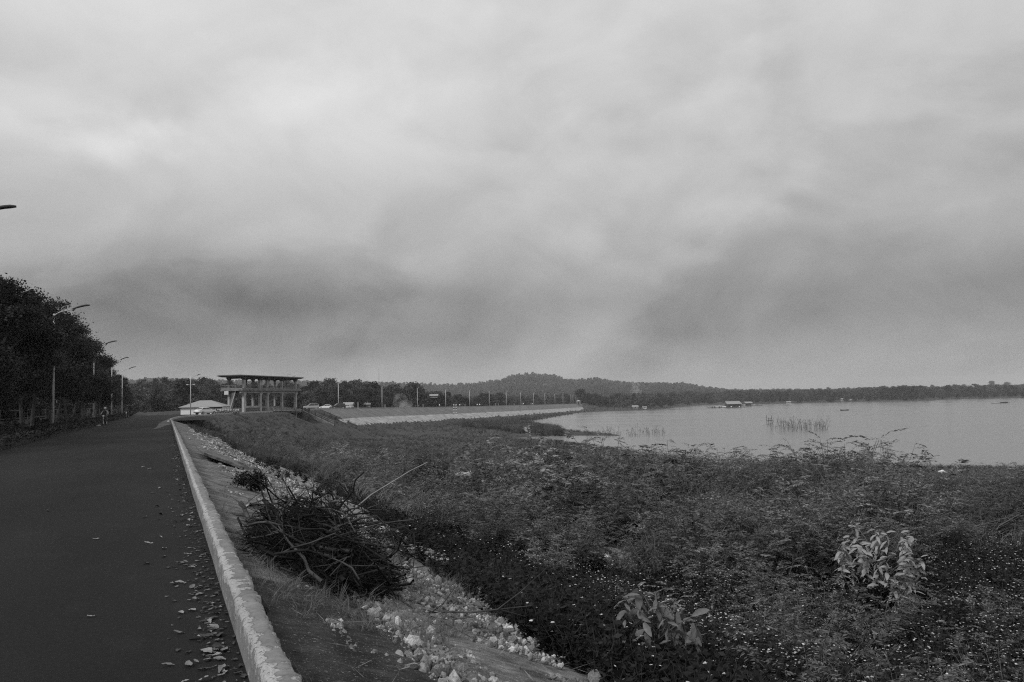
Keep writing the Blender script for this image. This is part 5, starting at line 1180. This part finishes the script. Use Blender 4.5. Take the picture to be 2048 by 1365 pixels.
# ---- brush pile: every branch a part
bp_c = RP(9.5, 1.62); zb = bank_z(1.62) + .06
t = empty('brush_pile', (bp_c[0], bp_c[1], zb)); tag(t, 'tangled heap of cut dry branches dumped against the kerb wall', 'brush pile')
br_m = [mat('branch_dark', .014, .035, .9, 6, 5, .4, 40, spec=.1), mat('branch_grey', .03, .085, .9, 6, 5, .4, 40, spec=.1), mat('branch_black', .008, .016, .9, 6, spec=.1)]
rg = np.random.default_rng(77)
def branch(a, b, r0, bend, m, fork=0, r1=None):
    a, b = np.array(a, float), np.array(b, float); L_ = np.linalg.norm(b - a); n = 7; u = np.linspace(0, 1, n); off = rg.normal(size=3) * bend * L_
    pts = a + (b - a) * u[:, None] + off * (np.sin(u * math.pi))[:, None] + rg.normal(size=(n, 3)) * .012 * L_
    if min((q_[:2] + bp_c[:2]) @ P2 for q_ in pts) < .8 and not fork == 9: return None
    parts = [tube_arr(pts, np.linspace(r0, r1 or r0 * .35, n), 5)]
    for _ in range(fork):
        k_ = rg.integers(2, 6); d = unit(b - a) + np.array([*P2, 0]) * .15 + rg.normal(size=3) * .45; ln = L_ * rg.uniform(.15, .4); q = np.array([pts[k_], pts[k_] + d * ln * .5 + rg.normal(size=3) * .04, pts[k_] + d * ln]); parts.append(tube_arr(q, np.array([r0 * .5, r0 * .35, r0 * .15]), 4))
    return obj('branch', amesh('branch', *join_arrays(parts), m, True), t)
e1, e2 = np.array([*P2, -.333]), np.array([*D2, 0]); up = np.array([0, 0, 1.0])
for i in range(330):
    a = rg.uniform(0, 6.28); rr_ = math.sqrt(rg.random()); c = e1 * rr_ * .72 * math.cos(a) + e2 * rr_ * 1.55 * math.sin(a) + up * rg.uniform(.03, .8) * (1 - rr_ ** 2 * .7)
    th = rg.uniform(0, 6.28); d = e1 * math.cos(th) * .8 + e2 * math.sin(th) + up * rg.normal() * .28; ln = rg.uniform(.4, 1.15)
    branch(c - d * ln / 2, c + d * ln / 2, rg.gamma(2.2, .0042) + .003, .12, br_m[rg.integers(3)], rg.integers(0, 4))
for i in range(46):
    a = rg.uniform(0, 6.28); c = e1 * .6 * math.cos(a) + e2 * 1.0 * math.sin(a) + up * rg.uniform(.1, .8); d = up * rg.normal() * .35 + e1 * rg.normal() + e2 * rg.normal(); d = d / np.linalg.norm(d)
    branch(c - d * .6, c + d * .6, rg.uniform(.006, .018), .2, br_m[i % 3], 2)
n = 6500; a = RNG.uniform(0, 6.28, n); q_ = np.sqrt(RNG.random(n)); P = e1[None] * (.75 * q_ * np.cos(a))[:, None] + e2[None] * (1.6 * q_ * np.sin(a))[:, None] + up[None] * (RNG.uniform(.0, .75, n) * (1 - .8 * q_ ** 2))[:, None]
o = obj('twigs', amesh('twigs', *leaves(P, RNG.normal(size=(n, 3)) * [1, 1, .4], .32 * RNG.uniform(.4, 1.3, n), .009), br_m[2]), t); o['kind'] = 'stuff'
def at_pile(px_, py_, z): return onz(px_, py_, z) - np.array([bp_c[0], bp_c[1], zb])
def at_pileY(px_, py_, Y): return ony(px_, py_, Y) - np.array([bp_c[0], bp_c[1], zb])
branch(at_pileY(640, 1075, 10.6), at_pileY(855, 925, 10.2), .016, .03, mat('branch_pale', .16, .28, .9, 6), 0, .006)
branch(at_pileY(690, 1045, 11.6), at_pileY(820, 1002, 11.2), .012, .06, br_m[1], 2, .003)
branch(at_pileY(603, 1040, 11.4), at_pileY(560, 948, 11.6), .014, .10, br_m[0], 1, .005)
branch(at_pileY(640, 1030, 11.2), at_pileY(640, 990, 11.0), .014, .06, br_m[0], 1, .005)
branch(at_pileY(445, 1030, 12.4), at_pileY(560, 1062, 11.8), .03, .06, br_m[1], 1, .02)
branch(at_pileY(480, 1005, 12.2), at_pileY(500, 1050, 11.8), .035, .08, br_m[1], 0, .03)
branch(at_pileY(740, 1215, 8.6), at_pileY(1060, 1213, 8.3), .018, .03, br_m[1], 2, .006)
branch(at_pileY(720, 1140, 9.2), at_pileY(950, 1285, 7.6), .014, .04, br_m[1], 2, .004)
branch(at_pileY(760, 1218, 8.4), at_pileY(910, 1285, 7.7), .012, .05, br_m[1], 1, .004)
branch(at_pileY(592, 1225, 8.6), at_pileY(640, 1195, 8.6), .010, .2, br_m[0], 1, .004)
branch(at_pileY(600, 1220, 8.7), at_pileY(760, 1120, 9.2), .010, .10, br_m[1], 1, .004)
branch(at_pileY(690, 1100, 10.4), at_pileY(790, 1090, 10.2), .012, .06, br_m[1], 2, .004)
branch(at_pileY(640, 1020, 11.2), at_pileY(770, 1120, 10.0), .010, .12, br_m[1], 1, .004)

# ---- stones, gravel, fallen leaves, litter
stone_m = [mat('stone_pale', .18, .42, .95, 9, 7, .5, 50, island=.25, orand=.45, patch=2.0), mat('stone_grey', .08, .24, .95, 9, 7, .5, 50, island=.25, orand=.45, patch=2.0)]
def stone_mesh(seed, m, sub=2):
    import bmesh
    bm = bmesh.new(); bmesh.ops.create_icosphere(bm, subdivisions=sub, radius=.5); rg_ = np.random.default_rng(seed); sx_ = rg_.uniform(.7, 1.2, 3)
    pl = [(unit(rg_.normal(size=3)), rg_.uniform(.28, .42)) for _ in range(9)]
    for v_ in bm.verts:
        c = np.array(v_.co)
        for nn, dd in pl:
            e_ = c @ nn - dd
            if e_ > 0: c = c - nn * e_
        v_.co = c * sx_ * (1 + rg_.normal() * .03)
    me = bpy.data.meshes.new('stone'); bm.to_mesh(me); bm.free(); me.materials.append(m); return me
SM = [stone_mesh(i, stone_m[i % 2]) for i in range(6)]; rub_m = [mat('rubble_pale', .16, .40, .95, 9, 7, .5, 50, island=.25, orand=.5, patch=1.2, pamp=.5), mat('rubble_grey', .07, .24, .95, 9, 7, .5, 50, island=.25, orand=.5, patch=1.2, pamp=.5)]
GM = [('gravel_bit', stone_mesh(30 + i, rub_m[i % 2], 1)) for i in range(6)]
def put_stone(p, s, label='pale broken stone lying in the gravel beside the slabs', group='broken stones below the slabs', vi=None):
    o = obj('stone', SM[RNG.integers(6) if vi is None else vi]); o.location = p; o.scale = (s, s * RNG.uniform(.7, 1.1), s * RNG.uniform(.5, .85)); o.rotation_euler = tuple(RNG.uniform(0, 6.28, 3) * [.15, .15, 1]); tag(o, label, 'stone', group); return o
def bank_hit(x, y):
    d = ray(x, y); best = None
    for t_ in np.arange(3, 60, .02):
        q = np.array([0, 0, EYE]) + d * t_
        if q[2] < bank_z(q[0] * P2[0] + q[1] * P2[1]): return q
    return q
for (x_, y_, s_) in [(915, 1308, .11), (944, 1325, .08), (990, 1330, .09), (960, 1330, .06), (895, 1290, .06), (1027, 1258, .07), (1035, 1281, .07), (1006, 1273, .06), (980, 1215, .09), (968, 1200, .07), (938, 1212, .06), (905, 1205, .06), (925, 1210, .05), (877, 1173, .08), (832, 1178, .09), (858, 1165, .06), (810, 1150, .07), (1033, 1350, .10), (1064, 1352, .09), (1100, 1355, .1), (1120, 1360, .09), (780, 1362, .11), (770, 1354, .05), (792, 1330, .06), (860, 1320, .06), (830, 1310, .05), (870, 1290, .05), (880, 1262, .12), (905, 1268, .1), (738, 1290, .05), (700, 1245, .05), (790, 1360, .06), (1055, 1290, .06), (1075, 1310, .06), (1085, 1325, .05), (1010, 1365, .07), (960, 1360, .06), (910, 1350, .05), (590, 965, .12), (570, 958, .1), (610, 975, .1), (545, 925, .12), (525, 935, .1), (500, 930, .1), (480, 915, .1)]:
    q = bank_hit(x_, y_); put_stone(q + [0, 0, s_ * .2], s_)
for i in range(70):
    s_ = 5.5 + 34 * RNG.random() ** 1.3; p_ = RNG.uniform(1.5, np.interp(s_, [6, 30], [3.6, 5.5])); z_ = RNG.uniform(.07, .17) * np.interp(s_, [6, 35], [.8, 1.5]); put_stone(RP(s_, p_, bank_z(p_) + .04 + z_ * .2), z_)
o = put_stone(onz(1018, 1196, -1.15), .17, 'single bright white stone among the dark weeds', None, 2); o.data = o.data.copy(); o.data.materials[0] = mat('stone_white', .55, .7, .9, 14, 6, .6, 30)
for (x_, y_) in [(865, 912), (880, 918), (893, 915), (905, 921), (872, 922), (915, 918), (890, 908), (936, 877), (955, 882)]:
    q = onz(x_, y_, -3.6); q[2] = hG(q[0], q[1]) + .2; put_stone(q, RNG.uniform(.7, 1.3), 'rounded boulder half buried in the grass of the bench', 'boulders in the grass')
x, y, r, dR, sl, ny = common(75000, 4.2, 85, .15, -27, 22)
lane = np.abs(dR - (1.45 + .15 * np.sin((x * D2[0] + y * D2[1]) * .7)) ) 
g = ((lane < .35 + .25 * vnoise(x, y, 1.0, 31)) & (dR > 1.0)) | ((dR > 2.3) & (dR < 3.7) & (vnoise(x, y, 1.0, 32) > .0)) | ((dR > 1.2) & (dR < np.interp(r, [8, 40], [4.2, 6])) & (vnoise(x, y, 1.3, 33) > -.16) & (r > 7.5)) | ((dR > .5) & (dR < 1.6) & (vnoise(x, y, .6, 36) > .3))
g &= (r > 9) | (RNG.random(len(x)) < .6)
x1, y1 = x[g], y[g]; zz = -.02 - .333 * np.maximum(dR[g], 0) + .055
scatter('gravel', 'pale gravel and rubble between the concrete slabs', 'gravel', GM, np.column_stack([x1, y1, zz]), RNG.uniform(0, 6.28, len(x1)), RNG.gamma(1.3, .022, len(x1)) + .01 + np.interp(r[g], [10, 30, 80], [0, .05, .12]), RNG.uniform(-.5, .5, (len(x1), 2)))
o = strip('gravel_bed', np.array([RP(q_, .66)[:2] for q_ in np.arange(2, 60, .12)]), 1.15, 1.85, .03 - .383, .03 - .616, mat('gravel_fines', .07, .24, .95, 5, 8, .8, 60), 6, 'structure', None, .035)
o = strip('gravel_bed', np.array([RP(q_, .66)[:2] for q_ in np.arange(2, 60, .12)]), 2.25, 3.3, .0 - .75, .0 - 1.1, mat('gravel_fines', .16), 6, 'structure', None, .04)
# mortar smear lying over the first slab
leafd = [mat('fallen_leaf_pale', .14, .34, .8, 20, 5, trans=.1), mat('fallen_leaf_grey', .12, .22, .8, 20, 5, trans=.1), mat('fallen_leaf_dark', .035, .07, .8, 20, 5)]
def fallen(seed, m):
    rg_ = np.random.default_rng(seed); n, k_ = 7, 5; V = []; c1_, c2_ = rg_.uniform(.4, 1.8), rg_.uniform(-.8, .8)
    for i in range(n):
        u = i / (n - 1) - .5; hw = .24 * math.cos(u * 2.9) ** .8 * (1 + .25 * rg_.normal())
        for j in range(k_): v_ = j / (k_ - 1) * 2 - 1; V.append((u, v_ * hw, c1_ * hw * v_ * v_ * .32 + c2_ * u * u * .5 + .03 * rg_.normal()))
    V = np.array(V); V[:, 2] -= V[:, 2].min(); i = np.arange(n - 1)[:, None] * k_; j = np.arange(k_ - 1)[None]
    return amesh('fallen_leaf', V, np.stack([i + j, i + j + 1, i + k_ + j + 1, i + k_ + j], -1).reshape(-1, 4), m, True)
FL = [fallen(i, leafd[i % 3 if i < 6 else 0]) for i in range(8)]
def put_leaf(p, s, vi):
    o = obj('fallen_leaf', FL[vi]); o.location = p; o.scale = (s, s, s); o.rotation_euler = (RNG.normal() * .15, RNG.normal() * .15, RNG.uniform(0, 6.28))
    tag(o, ('pale curled dry leaf', 'grey curled dry leaf', 'dark curled dry leaf')[vi % 3 if vi < 6 else 0] + ' fallen on the asphalt near the kerb', 'leaf', ('pale', 'grey', 'dark')[vi % 3 if vi < 6 else 0] + ' leaves fallen along the kerb')
spots = [(238, 507), (715, 287), (750, 297), (800, 392), (765, 417), (785, 485), (803, 523), (725, 538), (885, 350), (925, 420), (910, 530), (805, 637), (745, 668), (820, 695), (820, 735), (735, 771), (480, 648), (900, 865), (870, 872), (905, 770), (955, 790), (1000, 925), (895, 1118), (985, 1147), (960, 1005), (455, 1035), (945, 1280), (840, 1280), (1030, 1212), (1090, 1190), (1110, 1300), (1165, 1305), (1180, 1240), (1100, 1130), (1050, 1050), (1090, 1020), (1110, 980), (1080, 970), (1040, 905), (1000, 890), (960, 890), (1060, 820), (1050, 1110), (1140, 1080), (1130, 1050), (1165, 1200), (1140, 1190)]
def gutter(q):
    p_ = q[0] * P2[0] + q[1] * P2[1]; return q if p_ < .36 else q - np.array([*P2, 0]) * (p_ - .36 + .06 * RNG.random())
for i, (a, b) in enumerate(spots): put_leaf(gutter(onz(a / 2.504, 820 + b / 2.504, .006)), RNG.uniform(.06, .115) if b > 600 else RNG.uniform(.09, .14), int(RNG.integers(8)))
for i in range(95):
    s_ = 3.8 + 34 * RNG.random() ** 1.7; p_ = .44 - abs(RNG.normal()) * .16 - .05; put_leaf(RP(s_, p_, .006 + .015 * RNG.random()), RNG.uniform(.035, .095), int(RNG.integers(8)))
x = []
for i in range(1500): s_ = 3.5 + 60 * RNG.random() ** 1.6; x.append(RP(s_, .445 - abs(RNG.normal()) * .17, .006))
scatter('leaf_litter', 'crumbled dark leaf litter in the gutter along the kerb', 'leaf litter', [('litter', FL[2]), ('litter', FL[5]), ('litter', FL[1])], np.array(x), RNG.uniform(0, 6.28, len(x)), RNG.uniform(.015, .06, len(x)))
n = 700; s_ = 3.6 + 40 * RNG.random(n) ** 1.5; p_ = RNG.uniform(.72, 4.6, n); P = D2[None] * s_[:, None] + P2[None] * p_[:, None]; P = np.column_stack([P, -.02 - .333 * (p_ - .66) + .075])
o = obj('twig_litter', amesh('twig_litter', *leaves(P, RNG.normal(size=(n, 3)) * [1, 1, .05] + [.3, .12, -.12], .28 * RNG.gamma(2.5, .45, n), .008 * RNG.uniform(.6, 1.6, n), RNG.normal(size=(n, 3)) * .2 + [0, 0, 1]), mat('twig_pale', .06, .2, .9, 3, 3, island=.6))); tag(o, 'loose dry twigs scattered over the slabs and rubble', 'twigs', kind='stuff')
# concrete block, litter
p = onz(928, 979, -2.9); p[2] = hG(p[0], p[1]) + .45
t = MB().box(-.42, .42, -.25, .25, 0, .3, .02).build('concrete_block', mat('block_white', .5, .62, .9, 5, 6, .3, 20)); t.location = p; t.rotation_euler = (.15, -.12, .2); tag(t, 'bright broken concrete block lying on the scrub', 'block')
def rag(px_, py_, z, s, label, nm_='plastic_bag'):
    p = onz(px_, py_, z); p[2] = max(hG(p[0], p[1]), -9.3) + .02; n = 8; V = []
    for i in range(n):
        for j in range(n): u, v_ = i / (n - 1) - .5, j / (n - 1) - .5; V.append((u * s + RNG.normal() * .03 * s, v_ * s * .7 + RNG.normal() * .03 * s, s * .35 * max(0, .5 - u * u * 3 - v_ * v_ * 2) + abs(RNG.normal()) * .06 * s))
    i = np.arange(n - 1)[:, None] * n; j = np.arange(n - 1)[None]
    o = obj(nm_, amesh(nm_, V, np.stack([i + j, i + j + 1, i + n + j + 1, i + n + j], -1).reshape(-1, 4), mat('plastic_white', .65, .75, .5), True)); o.location = p; tag(o, label, 'litter')
rag(1884, 946, -8.6, 1.4, 'crumpled white plastic sheet on the bare shore by the water'); rag(1216, 1101, -2.4, .42, 'white scrap of plastic on bare sand in the scrub')
rag(337, 843, 0.02, .5, 'white bag against the kerb near the road bend'); rag(5, 886, 0.02, .35, 'pale scrap at the hedge foot near the picture edge'.replace(' near the picture edge', ' under the first trees')); rag(131, 864, .02, .4, 'white scrap at the hedge foot below a lamp post'); rag(197, 851, .02, .45, 'white scrap at the hedge foot beside the nearer rider')
# dirt washed onto the road at the bend
V = [onz(x_, y_, .012) for x_, y_ in [(343, 836), (346, 848), (330, 852), (318, 857), (303, 860), (314, 854), (318, 847), (328, 842)]]
me = bpy.data.meshes.new('dirt_patch'); me.from_pydata([tuple(v_) for v_ in V], [], [tuple(range(len(V)))]); me.materials.append(mat('dirt', .055, .10, .95, .8, 7)); o = obj('dirt_patch', me); o['kind'] = 'structure'

# ------------------------------------------------------------------ smoke over the dam and the air of the valley
def volume(name, density, aniso=.2, col=.9):
    m = bpy.data.materials.new(name); m.use_nodes = True; t_ = m.node_tree; t_.nodes.clear()
    o = t_.nodes.new('ShaderNodeOutputMaterial'); v_ = t_.nodes.new('ShaderNodeVolumePrincipled'); v_.inputs['Color'].default_value = (col, col, col, 1); v_.inputs['Density'].default_value = density; v_.inputs['Anisotropy'].default_value = aniso
    t_.links.new(v_.outputs[0], o.inputs['Volume']); return m
hz = MB().box(-9300, 9300, -9300, 9300, -16, 150).build('haze', volume('haze', .00015)); tag(hz, 'thin pale haze filling the valley air', 'haze', kind='stuff')

def smoke(px_, py_, Y, wd, ht, dens, label):
    p = ony(px_, py_, Y); o = MB().tube([(0, 0, 0), (.05 * wd, 0, ht * .35), (-.1 * wd, 0, ht * .7), (-.2 * wd, 0, ht)], [wd * .5, wd * .42, wd * .25, wd * .08], 12).build('smoke', None); o.location = p
    m = bpy.data.materials.new('smoke'); m.use_nodes = True; t_ = m.node_tree; t_.nodes.clear(); q = t_.nodes.new('ShaderNodeOutputMaterial'); v_ = t_.nodes.new('ShaderNodeVolumePrincipled'); v_.inputs['Color'].default_value = (.85, .85, .85, 1)
    c_ = t_.nodes.new('ShaderNodeTexCoord'); n_ = t_.nodes.new('ShaderNodeTexNoise'); n_.inputs['Scale'].default_value = 4 / wd; n_.inputs['Detail'].default_value = 3; t_.links.new(c_.outputs['Object'], n_.inputs[0])
    r_ = t_.nodes.new('ShaderNodeMapRange'); r_.inputs[1].default_value = .42; r_.inputs[2].default_value = .68; r_.inputs[4].default_value = dens; t_.links.new(n_.outputs[0], r_.inputs[0]); t_.links.new(r_.outputs[0], v_.inputs['Density']); t_.links.new(v_.outputs[0], q.inputs['Volume'])
    o.data.materials.append(m); tag(o, label, 'smoke', kind='stuff')
smoke(802, 818, 352, 11, 7.5, .09, 'pale drift of smoke rising behind the dam crest')
smoke(1272, 787, 980, 16, 22, .05, 'faint smoke rising from the woods beyond the end of the dam')
